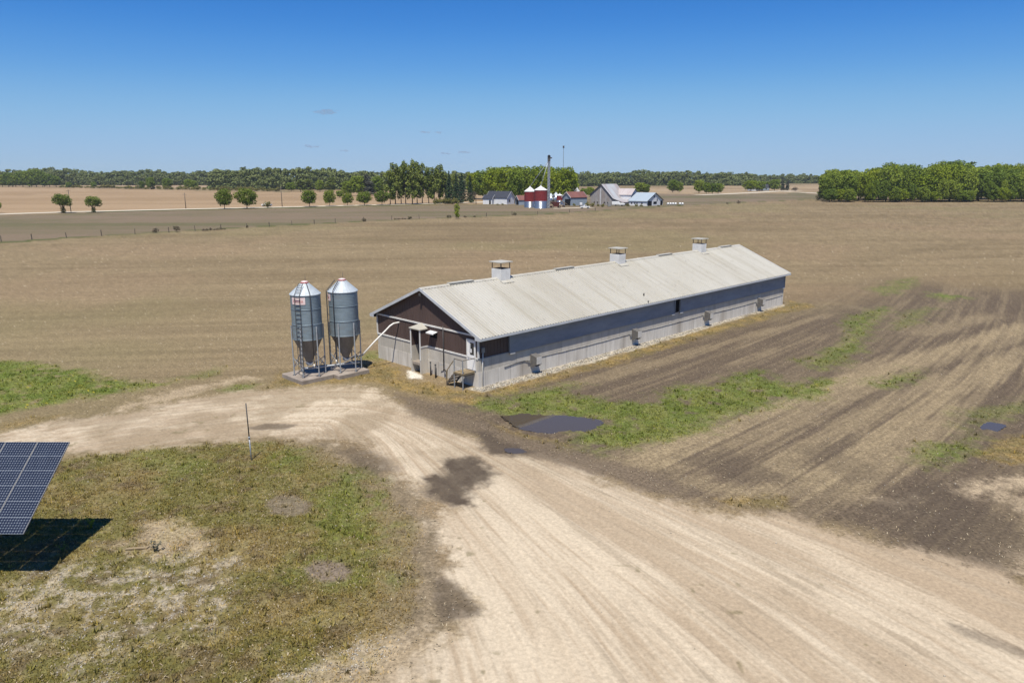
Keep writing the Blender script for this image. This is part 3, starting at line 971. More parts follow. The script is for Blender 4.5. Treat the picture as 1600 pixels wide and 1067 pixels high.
    # intake hoods low on the wall
    for x0 in (5.02, 17.30, 28.85, 39.38):
        h = MB()
        h.prism([(x0, 0, .50), (x0, -.60, .74), (x0, -.60, 1.32), (x0, 0, 1.46)], (.58, 0, 0))
        ho = h.build('intake_hood', MAT['hood'], b, .01)
        MB().box(x0 + .03, x0 + .55, -.625, -.602, .78, 1.30).build('cover', MAT['boxwhite'], ho)
        MB().box(x0 + .06, x0 + .52, -.55, -.35, .64, .66).build('grille', MAT['dark'], ho)
        MB().box(x0 - .32, x0 - .10, -.10, 0, .92, 1.08).build('junction_box', MAT['boxgrey'], ho)
    # cable along the wall
    pts = [(2.4, -.03, .97), (3.6, -.03, 1.08), (4.4, -.03, 1.08), (4.75, -.05, 1.0)]
    MB().tube(pts, .022, 6).build('cable', MAT['darksteel'], b)
    for xa, xb in ((5.64, 16.98), (17.92, 28.55), (29.47, 39.1), (40.0, 45.2)):
        n = 24; rnd = random.Random(int(xa))
        pts = []
        for i in range(n + 1):
            pts.append((xa + (xb - xa) * i / n, -.018, 1.05 + rnd.uniform(-.015, .015) - .05 * math.sin(PI * i / n)))
        MB().tube(pts, .015, 6).build('cable', MAT['darksteel'], b)
    # meter box and conduit by the corner
    MB().box(.26, .50, -.12, 0, 2.38, 2.72).build('meter_box', MAT['boxgrey'], b, .01)
    MB().tube([(.36, -.05, 2.38), (.36, -.05, 1.9), (.32, -.07, 1.8), (.32, -.07, .02)], .035, 8).build('conduit', MAT['pvc'], b)
    MB().tube([(.36, -.04, 1.9), (.46, -.05, 1.7), (.42, -.05, 1.5), (.36, -.05, 1.35)], .018, 6).build('cable', MAT['darksteel'], b)
    # the white door in the gable
    fr = MB().box(-.05, .02, 1.06, 1.14, 1.14, 3.16).box(-.05, .02, .24, .32, 1.14, 3.16).box(-.05, .02, .24, 1.14, 3.16, 3.24)
    d = MB().box(-.02, .01, .32, 1.06, 1.14, 3.16).build('door', MAT['door'], b)
    fr.build('door_frame', MAT['trim'], d)
    MB().box(-.028, -.018, .42, .80, 2.18, 3.02).build('window_pane', MAT['glass'], d)
    MB().box(-.034, -.028, .62, .80, 2.32, 2.58).build('notice', MAT['white'], d)
    MB().box(-.034, -.028, .76, .88, 2.35, 2.95).build('notice', MAT['white'], d)
    MB().tube([(-.02, .99, 2.02), (-.08, .99, 2.02), (-.08, .90, 2.02)], .015, 6).build('handle', MAT['galvpost'], d)
    # loading chute against the gable
    x0 = -.64; ya, yb = 5.42, 6.56
    c = MB().box(x0, 0, ya, ya + .10, -.1, 1.96).box(x0, 0, yb - .10, yb, -.1, 1.96)
    ch = c.build('loading_chute', MAT['concrete'], b)
    MB().box(x0 + .02, 0, ya + .012, ya + .09, 1.96, 3.24).box(x0 + .02, 0, yb - .09, yb - .012, 1.96, 3.24).build('side_panel', MAT['siding'], ch)
    MB().prism([(x0 - .08, ya - .06, 3.22), (x0 - .08, yb + .06, 3.22), (.0, yb + .06, 3.22), (.0, ya - .06, 3.22)], (0, 0, .07)).add(
        [(x0 - .08, ya - .06, 3.29), (x0 - .08, yb + .06, 3.29), (0, yb + .06, 3.29), (0, ya - .06, 3.29), (0, (ya + yb) / 2, 3.62)],
        [(0, 4, 1), (0, 3, 4), (1, 4, 2), (2, 4, 3)]).build('chute_roof', MAT['roof'], ch)
    MB().box(x0 - .02, x0 + .02, ya - .012, ya + .09, 1.0, 3.22).box(x0 - .02, x0 + .02, yb - .09, yb + .012, 1.0, 3.22).build('trim_board', MAT['trim'], ch)
    MB().box(x0 + .02, 0, ya - .025, ya + .0, 1.93, 2.03).build('trim_board', MAT['trim'], ch)
    MB().box(x0 + .04, -.01, ya + .10, yb - .10, .62, .80).build('threshold', MAT['pad'], ch)
    MB().box(-.02, .0, ya + .10, yb - .10, .80, 3.2).build('chute_opening', MAT['hopper'], ch)
    # small hood beside it
    MB().prism([(0, 4.25, 3.20), (-.42, 4.25, 3.12), (-.42, 4.25, 3.04), (-.38, 4.25, 3.02), (-.38, 4.25, 3.08), (0, 4.25, 3.15)], (0, .80, 0)).build('hood', MAT['white'], b)
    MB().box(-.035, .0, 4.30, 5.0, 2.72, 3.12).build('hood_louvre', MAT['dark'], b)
    # floodlight at the peak
    fl = MB().box(-.34, -.16, BW / 2 - .10, BW / 2 + .10, 5.58, 5.78).build('floodlight', MAT['darksteel'], b, .02)
    MB().bar((-.16, BW / 2, 5.75), (0.02, BW / 2, 5.85), .05).build('bracket', MAT['darksteel'], fl)
    # roof ventilators
    for xc in (7.75, 22.78, 37.05):
        yc = BW / 2; a = .52
        base = MB().box(xc - a, xc + a, yc - a, yc + a, 5.7, 6.86)
        v = base.build('roof_ventilator', MAT['trim'], b, .01)
        MB().box(xc - a + .06, xc + a - .06, yc - a + .06, yc + a - .06, 6.86, 6.875).build('shaft', MAT['dark'], v)
        for sx in (-1, 1):
            for sy in (-1, 1):
                MB().box(xc + sx * .48 - .025, xc + sx * .48 + .025, yc + sy * .48 - .025, yc + sy * .48 + .025, 6.80, 7.34).build('post', MAT['woodgrey'], v)
        MB().box(xc - .66, xc + .66, yc - .66, yc + .66, 7.34, 7.41).build('cap', MAT['roof'], v, .01)
        MB().prism([(xc - .62, yc - .54, roof_z(yc - .54) + .03), (xc + .62, yc - .54, roof_z(yc - .54) + .03), (xc + .62, yc - .9, roof_z(yc - .9) + .045), (xc - .62, yc - .9, roof_z(yc - .9) + .045)], (0, 0, .03)).build('flashing', MAT['roof'], v)
    for xa in (2.4, 14.05, 29.3, 41.3):
        MB().box(xa, xa + 2.35, BW / 2 - .20, BW / 2 + .20, RIDGE_Z + .05, RIDGE_Z + .115).build('ridge_vent', MAT['roof'], b)
    # two stubs near the eave
    MB().tube([(19.6, .55, roof_z(.55)), (19.6, .55, roof_z(.55) + .22)], .06, 8).build('pipe_stub', MAT['darksteel'], b)
    MB().tube([(18.9, -.40, roof_z(-.4)), (18.9, -.40, roof_z(-.4) + .18)], .05, 8).build('pipe_stub', MAT['darksteel'], b)
    return b


build_barn()


def wl(x, y, z=0):
    p = bw(x, y); return (p[0], p[1], z)


# things standing along the gable
lz = empty('door_landing', wl(-.0, .75), PI / 4, 'small weathered wooden landing with rails below the white barn door', 'landing')
MB().box(-1.12, -.06, -.42, .52, .98, 1.08).build('deck', MAT['wood'], lz)
dk = MB()
for i in range(6): dk.box(-1.14, -.05, -.43 + i * .16, -.43 + i * .16 + .135, 1.08, 1.11)
dk.build('deck_board', MAT['wood'], lz)
for px_, py_ in ((-1.08, -.38), (-1.08, .48)):
    MB().box(px_ - .03, px_ + .03, py_ - .03, py_ + .03, -.1, 2.02).build('post', MAT['galvpost'], lz)
MB().bar((-1.08, -.38, 2.0), (-1.08, .48, 2.0), .04).build('rail', MAT['woodgrey'], lz)
MB().bar((-1.08, -.38, 2.0), (-.04, -.42, 2.0), .04).build('rail', MAT['woodgrey'], lz)
MB().bar((-1.08, .50, 1.9), (-1.08, 1.25, 1.05), .05).build('rail', MAT['wood'], lz)
MB().bar((-1.08, 1.22, 1.1), (-1.12, 1.28, .0), .06).build('post', MAT['wood'], lz)
st_ = MB()
for i in range(3):
    st_.box(-1.1, -.25, .55 + i * .25, .82 + i * .25, .74 - i * .26, .79 - i * .26)
st_.prism([(-1.12, .52, 1.0), (-1.12, 1.3, .18), (-1.12, 1.3, .0), (-1.12, .52, .8)], (.05, 0, 0)).prism([(-.25, .52, 1.0), (-.25, 1.3, .18), (-.25, 1.3, .0), (-.25, .52, .8)], (.05, 0, 0))
st_.build('stairs', MAT['woodgrey'], lz)
MB().box(-1.1, -.1, -.4, .5, .90, .98).build('joist', MAT['woodgrey'], lz)

sp = empty('vent_standpipe', wl(-.16, 3.45), 0, 'tall thin dark vent pipe with bent hose against the brown gable', 'pipe')
MB().tube([(0, 0, .55), (0, 0, 3.75)], .035, 8).build('pipe', MAT['darksteel'], sp)
MB().tube([(-.02, 0, .62), (.08, -.08, .66), (.17, -.15, .55), (.2, -.18, .3), (.17, -.17, -.05)], .045, 8).build('hose', MAT['blacktube'], sp)
MB().bar((-.28, .2, .95), (.0, 0, .95), .04).build('valve', MAT['galvpost'], sp)
for nm, lx, ly, hh, rr, lab in (('standpipe', -.3, 4.75, .95, .055, 'dark standpipe nearest the loading chute on the gable'),
                                ('standpipe', -.28, 4.15, .6, .035, 'shortest dark standpipe in the middle of the row along the gable'),
                                ('standpipe', -.5, 3.95, .95, .055, 'thick dark standpipe next to the bent hose by the gable')):
    p_ = empty(nm, wl(lx, ly), 0, lab, 'pipe', 'standpipes along the gable')
    MB().tube([(0, 0, -.1), (0, 0, hh)], rr, 10).build('pipe', MAT['darksteel'], p_)
    MB().tube([(0, 0, hh), (0, 0, hh + .05)], rr * 1.25, 10).build('cap', MAT['darksteel'], p_)

# ------------------------------------------------------------------ pads and feed bins
MB_ = MB()
pad1 = MB().box(-8.1, -5.62, 8.95, 11.75, -.25, .30)
o = pad1.build('concrete_pad', MAT['pad'], None, .03); o.location = (BA[0], BA[1], 0); o.rotation_euler = (0, 0, PI / 4)
tag(o, 'thick concrete pad under the left feed bin beside the gravel drive', 'concrete pad')
pad2 = MB().box(-5.58, -3.05, 8.34, 11.15, -.25, .292)
o = pad2.build('concrete_pad', MAT['pad'], None, .03); o.location = (BA[0], BA[1], 0); o.rotation_euler = (0, 0, PI / 4)
tag(o, 'concrete pad under the right feed bin nearer the barn', 'concrete pad')


def feed_bin(loc, rz, label, lad_ang):
    b = empty('feed_bin', loc, rz, label, 'feed bin', 'galvanised feed bins beside the barn')
    Rr, z0, z1, zc = 1.01, 2.58, 5.72, 6.44
    prof = []
    z = z0
    while z < z1:
        prof += [(Rr, z), (Rr + .011, z + .033), (Rr, z + .067)]
        z += .1
    prof.append((Rr, z1))
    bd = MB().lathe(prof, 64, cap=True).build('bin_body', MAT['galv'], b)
    for zz in (z0 + .03, z0 + 1.07, z0 + 2.14, z1 - .03):
        MB().lathe([(Rr + .012, zz - .035), (Rr + .022, zz - .03), (Rr + .022, zz + .03), (Rr + .012, zz + .035)], 64, cap=False).build('hoop', MAT['galv'], bd)
    cone = MB().lathe([(Rr + .05, z1 - .04), (Rr + .05, z1), (.25, zc)], 24, smooth=False)
    for k in range(12):
        t = 2 * PI * (k + .5) / 12
        cone.bar((math.cos(t) * (Rr + .03), math.sin(t) * (Rr + .03), z1 + .02), (math.cos(t) * .26, math.sin(t) * .26, zc + .012), .03, .03)
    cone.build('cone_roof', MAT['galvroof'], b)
    MB().lathe([(.27, zc - .05), (.27, zc + .06)], 24).build('collar', MAT['redcap'], b)
    lid = MB().lathe([(.24, zc + .06), (.24, zc + .11), (.10, zc + .15)], 20).build('lid', MAT['signpink'], b)
    MB().tube([(.05, .05, zc + .1), (.05, .05, zc + .55)], .012, 6).build('lid_rod', MAT['darksteel'], lid)
    hp = MB().lathe([(Rr - .01, z0 + .01), (.24, .98), (.22, .86)], 32, smooth=False)
    hp.build('hopper', MAT['hopper'], b)
    MB().lathe([(.24, .86), (.24, .72), (.16, .62)], 16).build('boot', MAT['galvpost'], b)
    nleg = 6
    L_ = []
    for k in range(nleg):
        t = 2 * PI * k / nleg + .35
        x, y = math.cos(t) * (Rr + .06), math.sin(t) * (Rr + .06)
        leg = MB().bar((x, y, -.02), (x, y, z0 + .95), .075).build('leg', MAT['galvpost'], b)
        MB().box(x - .1, x + .1, y - .1, y + .1, -.015, .015).build('foot_plate', MAT['darksteel'], leg)
        L_.append((x, y))
    for k in range(nleg):
        x, y = L_[k]; x2, y2 = L_[(k + 1) % nleg]
        MB().bar((x, y, .55), (x2, y2, 1.25), .035).build('brace', MAT['galvpost'], b)
        MB().bar((x2, y2, .55), (x, y, 1.25), .035).build('brace', MAT['galvpost'], b)
    # ladder
    def around(a, r, z): return (math.cos(a) * r, math.sin(a) * r, z)
    ld_ = MB(); off = .17 / Rr
    for s_ in (-1, 1):
        ld_.bar(around(lad_ang + s_ * off, Rr + .13, .25), around(lad_ang + s_ * off, Rr + .13, z1 + .05), .032)
        ld_.bar(around(lad_ang + s_ * off, Rr + .10, z1 + .05), around(lad_ang + s_ * off * 1.9, .52, zc + .05), .03)
        for zz in (z0 + .3, z0 + 1.5, z1 - .3):
            ld_.bar(around(lad_ang + s_ * off, Rr, zz), around(lad_ang + s_ * off, Rr + .13, zz), .025)
    zz = .45
    while zz < z1:
        ld_.bar(around(lad_ang - off, Rr + .13, zz), around(lad_ang + off, Rr + .13, zz), .026); zz += .3
    for i in range(1, 5):
        f = i / 5
        rr = (Rr + .10) * (1 - f) + .52 * f
        ld_.bar(around(lad_ang - off * (1 + .9 * f), rr, z1 + .05 + f * (zc - z1)), around(lad_ang + off * (1 + .9 * f), rr, z1 + .05 + f * (zc - z1)), .022)
    ld_.build('ladder', MAT['darksteel'], b)
    # pull tube for the lid
    a2 = lad_ang + .80
    MB().tube([around(a2, .45, zc + .02), around(a2, Rr + .08, z1 + .14), around(a2, Rr + .11, z1 - .05), around(a2, Rr + .11, .95)], .028, 6).build('lid_pull_tube', MAT['darksteel'], b)
    MB().tube([around(a2, Rr + .11, .95), around(a2, Rr + .11, .70)], .05, 8).build('tube_handle', MAT['pvc'], b)
    MB().tube([around(a2, .5, zc + .0), around(a2, Rr + .06, z1 + .2)], .02, 6).build('roof_rail', MAT['darksteel'], b)
    # sign plate bowed round the body
    sg = MB(); n = 10; half = .50 / Rr
    vs = []
    for i in range(n + 1):
        a = lad_ang - half + 2 * half * i / n
        vs += [around(a, Rr + .03, z1 - .62), around(a, Rr + .03, z1 - .14)]
    sg.add(vs, [(2 * i, 2 * i + 2, 2 * i + 3, 2 * i + 1) for i in range(n)])
    so_ = sg.build('sign_plate', MAT['signpink'], b)
    # letter-like strokes of the worn red word
    wd = MB(); rnd = random.Random(4)
    x = -.36
    while x < .34:
        lw = .045
        a0 = lad_ang + x / Rr
        zb, ztp = z1 - .46, z1 - .30
        q = lambda da, z: around(a0 + da / Rr, Rr + .036, z)
        wd.add([q(0, zb), q(lw * .45, zb), q(lw * .45, ztp), q(0, ztp)], [(0, 1, 2, 3)])
        kk = rnd.choice((0, 1, 2))
        zz = (zb, (zb + ztp) / 2 - .02, ztp - .04)[kk]
        wd.add([q(0, zz), q(lw, zz), q(lw, zz + .04), q(0, zz + .04)], [(0, 1, 2, 3)])
        x += lw + .03
    wd.build('sign_lettering', MAT['signred'], so_)
    return b


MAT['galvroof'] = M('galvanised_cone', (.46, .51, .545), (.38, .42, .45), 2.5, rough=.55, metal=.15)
S1, S2 = wl(-6.72, 10.24, .30), wl(-4.18, 9.56, .292)
# camera-facing direction seen from each bin is close to -Y
feed_bin(S1, 0, 'left galvanised feed bin with its ladder and sign turned to the camera', R(-104))
feed_bin(S2, 0, 'right galvanised feed bin with the ladder on its left side, nearer the barn', R(-160))

# auger tube between the boots and the white feed line to the barn
a1, a2_ = Vector(S1), Vector(S2)
at_ = MB().tube([a1 + Vector((-.5, -.1, .42)), a1 + Vector((0, 0, .40)), a2_ + Vector((0, 0, .40)), a2_ + Vector((.9, .3, .42))], .075, 10).build('auger_tube', MAT['galvpost'])
tag(at_, 'horizontal grey auger tube running low between the two feed bins', 'auger tube')


def on_vplane(px, py, p, q):
    """point where the photo's ray meets the vertical plane through p and q"""
    X = px - 800; Z = -(py - 533.5)
    d = Vector((X, FPX * CP + Z * SP, Z * CP - FPX * SP)); o_ = Vector((0, 0, H))
    n = Vector((-(q[1] - p[1]), q[0] - p[0], 0))
    t = n.dot(Vector((p[0], p[1], 0)) - o_) / n.dot(d)
    return o_ + d * t


wall_end = Vector(wl(-.25, 8.85, 3.0))
pts = [on_vplane(a, b, a2_, wall_end) for a, b in ((566, 555), (585, 534), (603, 516), (609, 509.5), (615, 505.5), (623, 503.8), (633, 503))]
fp = MB().tube([a2_ + Vector((.1, 0, .75))] + [pts[0]], .05, 8).build('feeder_spout', MAT['darksteel'])
fl_ = empty('feed_line', (a2_.x, a2_.y, 0), 0, 'white bent feed pipe rising from the right bin to the brown gable', 'feed pipe')
fp.parent = fl_; fp.location = (-a2_.x, -a2_.y, 0)
pp_ = MB().tube(smooth_line3 if False else pts, .062, 10).build('pipe', MAT['pvc'], fl_); pp_.location = (-a2_.x, -a2_.y, 0)

# ------------------------------------------------------------------ post on the lawn
pb = g(393, 719)
pt_y = pb[1]
po = empty('marker_post', (pb[0], pb[1], 0), 0, 'lone leaning grey metal post on the lawn beside the gravel drive', 'post')
htop = hgt(630, pt_y)
MB().tube([(0, 0, -.2), (-.02, 0, htop * .40)], .035, 8).build('lower_tube', MAT['galvpost'], po)
MB().tube([(-.02, 0, htop * .40), (-.04, 0, htop)], .03, 8).build('upper_tube', MAT['darksteel'], po)
MB().tube([(-.02, 0, htop * .38), (-.02, 0, htop * .42)], .05, 8).build('clamp', MAT['galvpost'], po)

# ------------------------------------------------------------------ solar tracker


def solar():
    xR, yT, zT, yB, zB = -16.85, 26.15, 4.04, 22.95, 1.89
    ex = Vector((-1, 0, 0)); ey = Vector((0, yB - yT, zB - zT)).normalized(); nrm = ex.cross(ey).normalized()
    if nrm.z < 0: nrm = -nrm
    O = Vector((xR, yT, zT))
    slant = math.hypot(yB - yT, zB - zT)
    ncol, nrow = 5, 6
    cw, rh = 1.22, slant / nrow
    cx = xR - ncol * cw / 2
    root = empty('solar_panel_array', (cx, (yT + yB) / 2, 0), 0, 'tilted dark blue solar panel array on the lawn at the left edge', 'solar array')
    base = Vector(root.location)

    def P(u, v, h=0): return O + ex * u + ey * v + nrm * h - base

    def slab(mb, u0, u1, v0, v1, h0, h1):
        vs = [P(u0, v0, h0), P(u1, v0, h0), P(u1, v1, h0), P(u0, v1, h0), P(u0, v0, h1), P(u1, v0, h1), P(u1, v1, h1), P(u0, v1, h1)]
        mb.add(vs, [(0, 1, 2, 3), (4, 7, 6, 5), (0, 4, 5, 1), (1, 5, 6, 2), (2, 6, 7, 3), (3, 7, 4, 0)])
    for i in range(ncol):
        for j in range(nrow):
            u0, u1 = i * cw + .008, (i + 1) * cw - .008
            v0, v1 = j * rh + .006, (j + 1) * rh - .006
            m = MB(); slab(m, u0, u1, v0, v1, 0, .035)
            mod = m.build('solar_module', MAT['pvframe'], root)
            c = MB()
            nx, ny = 12, 6
            du, dv = (u1 - u0 - .03) / nx, (v1 - v0 - .012) / ny
            ch = .016
            for a in range(nx):
                for b_ in range(ny):
                    ua, ub = u0 + .015 + a * du + .003, u0 + .015 + (a + 1) * du - .003
                    va, vb = v0 + .006 + b_ * dv + .003, v0 + .006 + (b_ + 1) * dv - .003
                    pts_ = [(ua + ch, va), (ub - ch, va), (ub, va + ch), (ub, vb - ch), (ub - ch, vb), (ua + ch, vb), (ua, vb - ch), (ua, va + ch)]
                    c.add([P(x, y, .0385) for x, y in pts_], [tuple(range(8))])
            co = c.build('cells', MAT['pvcell'], mod)
            fr_ = MB(); slab(fr_, u0 - .002, u0 + .012, v0, v1, .036, .046); slab(fr_, u1 - .012, u1 + .002, v0, v1, .036, .046); fr_.build('frame', MAT['boxgrey'], mod)
    # carrying structure
    for v in (slant * .25, slant * .75):
        q = MB(); slab(q, .1, ncol * cw - .1, v - .04, v + .04, -.09, -.01); q.build('purlin', MAT['galvpost'], root)
    for u in (.6, 1.8, 3.0, 4.2, 5.4):
        q = MB(); slab(q, u - .025, u + .025, .1, slant - .1, -.16, -.09); q.build('rail', MAT['galvpost'], root)
    c0 = P(ncol * cw / 2, slant / 2, -.22)
    MB().tube([P(.3, slant / 2, -.25), P(ncol * cw - .3, slant / 2, -.25)], .09, 10).build('torque_tube', MAT['galvpost'], root)
    MB().tube([(c0.x, c0.y, -.2), (c0.x, c0.y, c0.z)], .16, 16).build('mast', MAT['galvpost'], root)
    MB().bar((c0.x, c0.y, 1.2), P(ncol * cw / 2, slant * .85, -.2), .08).build('actuator', MAT['darksteel'], root)


MAT['pvframe'] = M('solar_backsheet', (.25, .28, .33), (.20, .23, .28), 3, rough=.45, spec=.3)
MAT['pvcell'] = M('solar_cell', (.012, .017, .034), (.018, .025, .046), 4, rough=.18, spec=.3)
solar()

# ------------------------------------------------------------------ trees
LEAF = dict(
    row=leafmat('leaf_roadside', [(0.086, 0.133, 0.017), (0.149, 0.196, 0.025), (0.217, 0.256, 0.036)], .22),
    poplar=leafmat('leaf_poplar', [(0.117, 0.162, 0.033), (0.181, 0.223, 0.048), (0.255, 0.284, 0.066)], .25, .35),
    bright=leafmat('leaf_bright', [(0.119, 0.175, 0.013), (0.209, 0.267, 0.018), (0.307, 0.340, 0.027)], .28, .4),
    wood=leafmat('leaf_wood', [(0.092, 0.144, 0.020), (0.170, 0.231, 0.027), (0.253, 0.303, 0.041)], .24, .72),
    spruce=leafmat('leaf_spruce', [(0.028, 0.053, 0.028), (0.043, 0.074, 0.034), (0.062, 0.093, 0.043)], .1),
    far=leafmat('leaf_far', [(0.137, 0.154, 0.057), (0.153, 0.186, 0.060), (0.169, 0.202, 0.067), (0.195, 0.211, 0.081)], .2, .0),
    scrub=leafmat('leaf_scrub', [(0.132, 0.102, 0.074), (0.186, 0.147, 0.102), (0.155, 0.152, 0.078)], .1),
    cedar=leafmat('leaf_cedar', [(0.062, 0.078, 0.054), (0.085, 0.093, 0.070), (0.116, 0.116, 0.085)], .1),
    hedge=leafmat('leaf_hedge', [(0.149, 0.154, 0.041), (0.211, 0.188, 0.056), (0.125, 0.140, 0.036)], .15),
)
BARK = M('bark', (.095, .078, .062), (.055, .045, .037), 3, (1, 1, .2), .95, spec=.1)
TWIG = M('twigs', (.115, .095, .080), (.085, .07, .06), 2, rough=.95, spec=.1)


def leaf_cloud(rng, lobes, n, size, out=.55):
    """n leaf clumps as bent quads spread through the lobes (cx,cy,cz,rx,ry,rz)"""
    lob = np.array(lobes, float)
    wgt = (lob[:, 3] * lob[:, 5]); wgt /= wgt.sum()
    idx = rng.choice(len(lob), n, p=wgt)
    d = rng.normal(size=(n, 3)); d /= np.linalg.norm(d, axis=1)[:, None]
    rad = rng.uniform(.35, 1.06, n) ** .55
    p = lob[idx, :3] + d * lob[idx, 3:6] * rad[:, None]
    nr = d * out + rng.normal(size=(n, 3)) * .55 + np.array([0, 0, .30])
    nr /= np.linalg.norm(nr, axis=1)[:, None]
    a = np.cross(nr, rng.normal(size=(n, 3))); a /= np.linalg.norm(a, axis=1)[:, None]
    b = np.cross(nr, a)
    s = size * rng.uniform(.5, 1.25, n)[:, None]
    k = rng.uniform(.45, 1.0, (n, 4, 1))
    bend = nr * s * rng.uniform(-.25, .25, (n, 1))
    V = np.stack([p - a * s * k[:, 0], p - b * s * k[:, 1] + bend, p + a * s * k[:, 2], p + b * s * k[:, 3] + bend], 1).reshape(-1, 3)
    return V


def quads_of(V):
    return np.arange(len(V)).reshape(-1, 4)


def lobes_round(rng, h0, h1, r, n, lr, taper=.75):
    L_ = [(0, 0, (h0 + h1) / 2, r * .62, r * .62, (h1 - h0) * .42)]
    zc = (h0 + h1) / 2; hz = (h1 - h0) / 2
    for i in range(n):
        t = 2 * PI * (i * .618034) + rng.uniform(-.4, .4)
        u = -0.85 + 1.75 * (i + .5) / n
        rr = r * math.sqrt(max(.05, 1 - min(1, abs(u)) ** 2.4)) * rng.uniform(.55, .85)
        q = lr * rng.uniform(.7, 1.3)
        L_.append((rr * math.cos(t), rr * math.sin(t), zc + hz * u * .82, q, q, q * rng.uniform(.65, .95)))
    return L_


def trunk_mb(h, r, top, limbs, seed, spread):
    rnd = random.Random(seed)
    m = MB()
    m.tube([(0, 0, -.2), (rnd.uniform(-.05, .05), 0, h * .5), (rnd.uniform(-.1, .1), rnd.uniform(-.1, .1), top)], r, 7, r * .35)
    for i in range(limbs):
        t = 2 * PI * i / limbs + rnd.uniform(-.4, .4)
        z = h * rnd.uniform(.75, 1.15)
        e = spread * rnd.uniform(.55, .95)
        m.tube([(0, 0, z), (math.cos(t) * e * .5, math.sin(t) * e * .5, z + (top - z) * .45), (math.cos(t) * e, math.sin(t) * e, z + (top - z) * rnd.uniform(.6, 1.0))], r * .45, 5, r * .1)
    return m


TREE = {}


def variant(kind, i, height, lobes, n, size, leaf, trunk):
    rng = np.random.default_rng(hash((kind, i)) % 1000 if False else sum(map(ord, kind)) * 31 + i)
    lb = lobes(rng)
    V = leaf_cloud(rng, lb, n, size)
    cm = np_mesh('crown', V, quads_of(V), LEAF[leaf])
    tm = trunk.build('trunk', BARK)
    me = tm.data
    bpy.data.objects.remove(tm)
    TREE.setdefault(kind, []).append((height, cm, me))


for i in range(3):
    variant('round', i, 8.0, lambda r: lobes_round(r, 1.0, 8.0, 3.9 - .3 * i, 30, 1.2), 3400, .30, 'row', trunk_mb(1.5, .2, 6.2, 6, i, 2.6))
for i in range(2):
    variant('vase', i, 8.0, lambda r: lobes_round(r, 2.9, 8.0, 3.2, 26, 1.15) + [(0, 0, 1.6, .9, .9, 1.5), (.3, .2, .8, 1.0, 1.0, .8)], 3000, .29, 'poplar', trunk_mb(1.2, .25, 6.0, 8, 20 + i, 2.6))
for i in range(3):
    variant('poplar', i, 19.0, lambda r: [(r.uniform(-1, 1) * (1.3 + 1.5 * (1 - abs(z - 9) / 10)), r.uniform(-1, 1) * (1.3 + 1.3 * (1 - abs(z - 9) / 10)), z, 1.15, 1.15, 1.9) for z in np.linspace(4.2, 17.6, 22)], 2300, .46, 'poplar', trunk_mb(5, .30, 17, 7, 40 + i, 2.2))
for i in range(4):
    variant('maple', i, 20.0, lambda r: lobes_round(r, 1.2, 20.0, 6.6 + .5 * i, 40, 2.2), 4200, .62, 'bright', trunk_mb(4, .45, 15, 7, 60 + i, 4.5))
for i in range(5):
    variant('wood', i, 20.0, lambda r: lobes_round(r, .8, 20.0, 5.6 + .45 * i, 44, 1.9), 4600, .58, 'wood', trunk_mb(4, .40, 15, 7, 70 + i, 4.0))
for i in range(2):
    variant('spruce', i, 15.0, lambda r: [(math.cos(k * 2.4) * (3.3 * (1 - k / 42)) * .55, math.sin(k * 2.4) * (3.3 * (1 - k / 42)) * .55, .8 + 14 * k / 42, 1.7 * (1 - k / 44) + .25, 1.7 * (1 - k / 44) + .25, .42) for k in range(42)], 2600, .34, 'spruce', trunk_mb(4, .25, 14.6, 0, 80 + i, 1))
for i in range(3):
    variant('bush', i, 2.0, lambda r: [(r.uniform(-.8, .8), r.uniform(-.8, .8), r.uniform(.5, 1.4), .5, .5, .45) for _ in range(10)], 520, .17, 'scrub', trunk_mb(.4, .05, 1.4, 5, 90 + i, .7))
for i in range(2):
    variant('greenbush', i, 2.0, lambda r: [(r.uniform(-.8, .8), r.uniform(-.8, .8), r.uniform(.5, 1.4), .5, .5, .45) for _ in range(10)], 620, .17, 'hedge', trunk_mb(.4, .05, 1.4, 5, 95 + i, .7))
variant('young', 0, 7.0, lambda r: [(r.uniform(-.5, .5), r.uniform(-.5, .5), z, .75, .75, .8) for z in np.linspace(1.0, 6.3, 12)], 1100, .22, 'bright', trunk_mb(1, .07, 6.3, 3, 99, .5))
variant('cedar', 0, 11.0, lambda r: [(r.uniform(-.5, .5), r.uniform(-.5, .5), z, 1.7 - .12 * z, 1.7 - .12 * z, 1.1) for z in np.linspace(1.2, 9.8, 14)], 1300, .36, 'cedar', trunk_mb(1, .15, 9, 3, 101, .8))


def bare_tree(i, height):
    """leafless tree: forking twigs"""
    rnd = random.Random(200 + i)
    m = MB(); t = MB()

    def grow(mb, p, d, l, r, dep):
        q = p + d * l
        mb.tube([p, p + d * l * .5 + Vector((rnd.uniform(-.05, .05) * l, rnd.uniform(-.05, .05) * l, 0)), q], r, 4, r * .62, caps=False)
        if dep == 0: return
        for k in range(3 if dep > 1 else 4):
            a = Vector((rnd.uniform(-1, 1), rnd.uniform(-1, 1), rnd.uniform(.0, .9)))
            grow(t, q - d * l * rnd.uniform(0, .35), (d * .75 + a * .85).normalized(), l * rnd.uniform(.58, .8), r * .6, dep - 1)
    grow(m, Vector((0, 0, -.2)), Vector((0, 0, 1)), height * .30, height * .018, 5)
    o1 = m.build('trunk', BARK); o2 = t.build('crown', TWIG)
    a, b = o1.data, o2.data
    bpy.data.objects.remove(o1); bpy.data.objects.remove(o2)
    TREE.setdefault('bare', []).append((height, b, a))


for i in range(2): bare_tree(i, 10.0)
TREE_RND = random.Random(77)


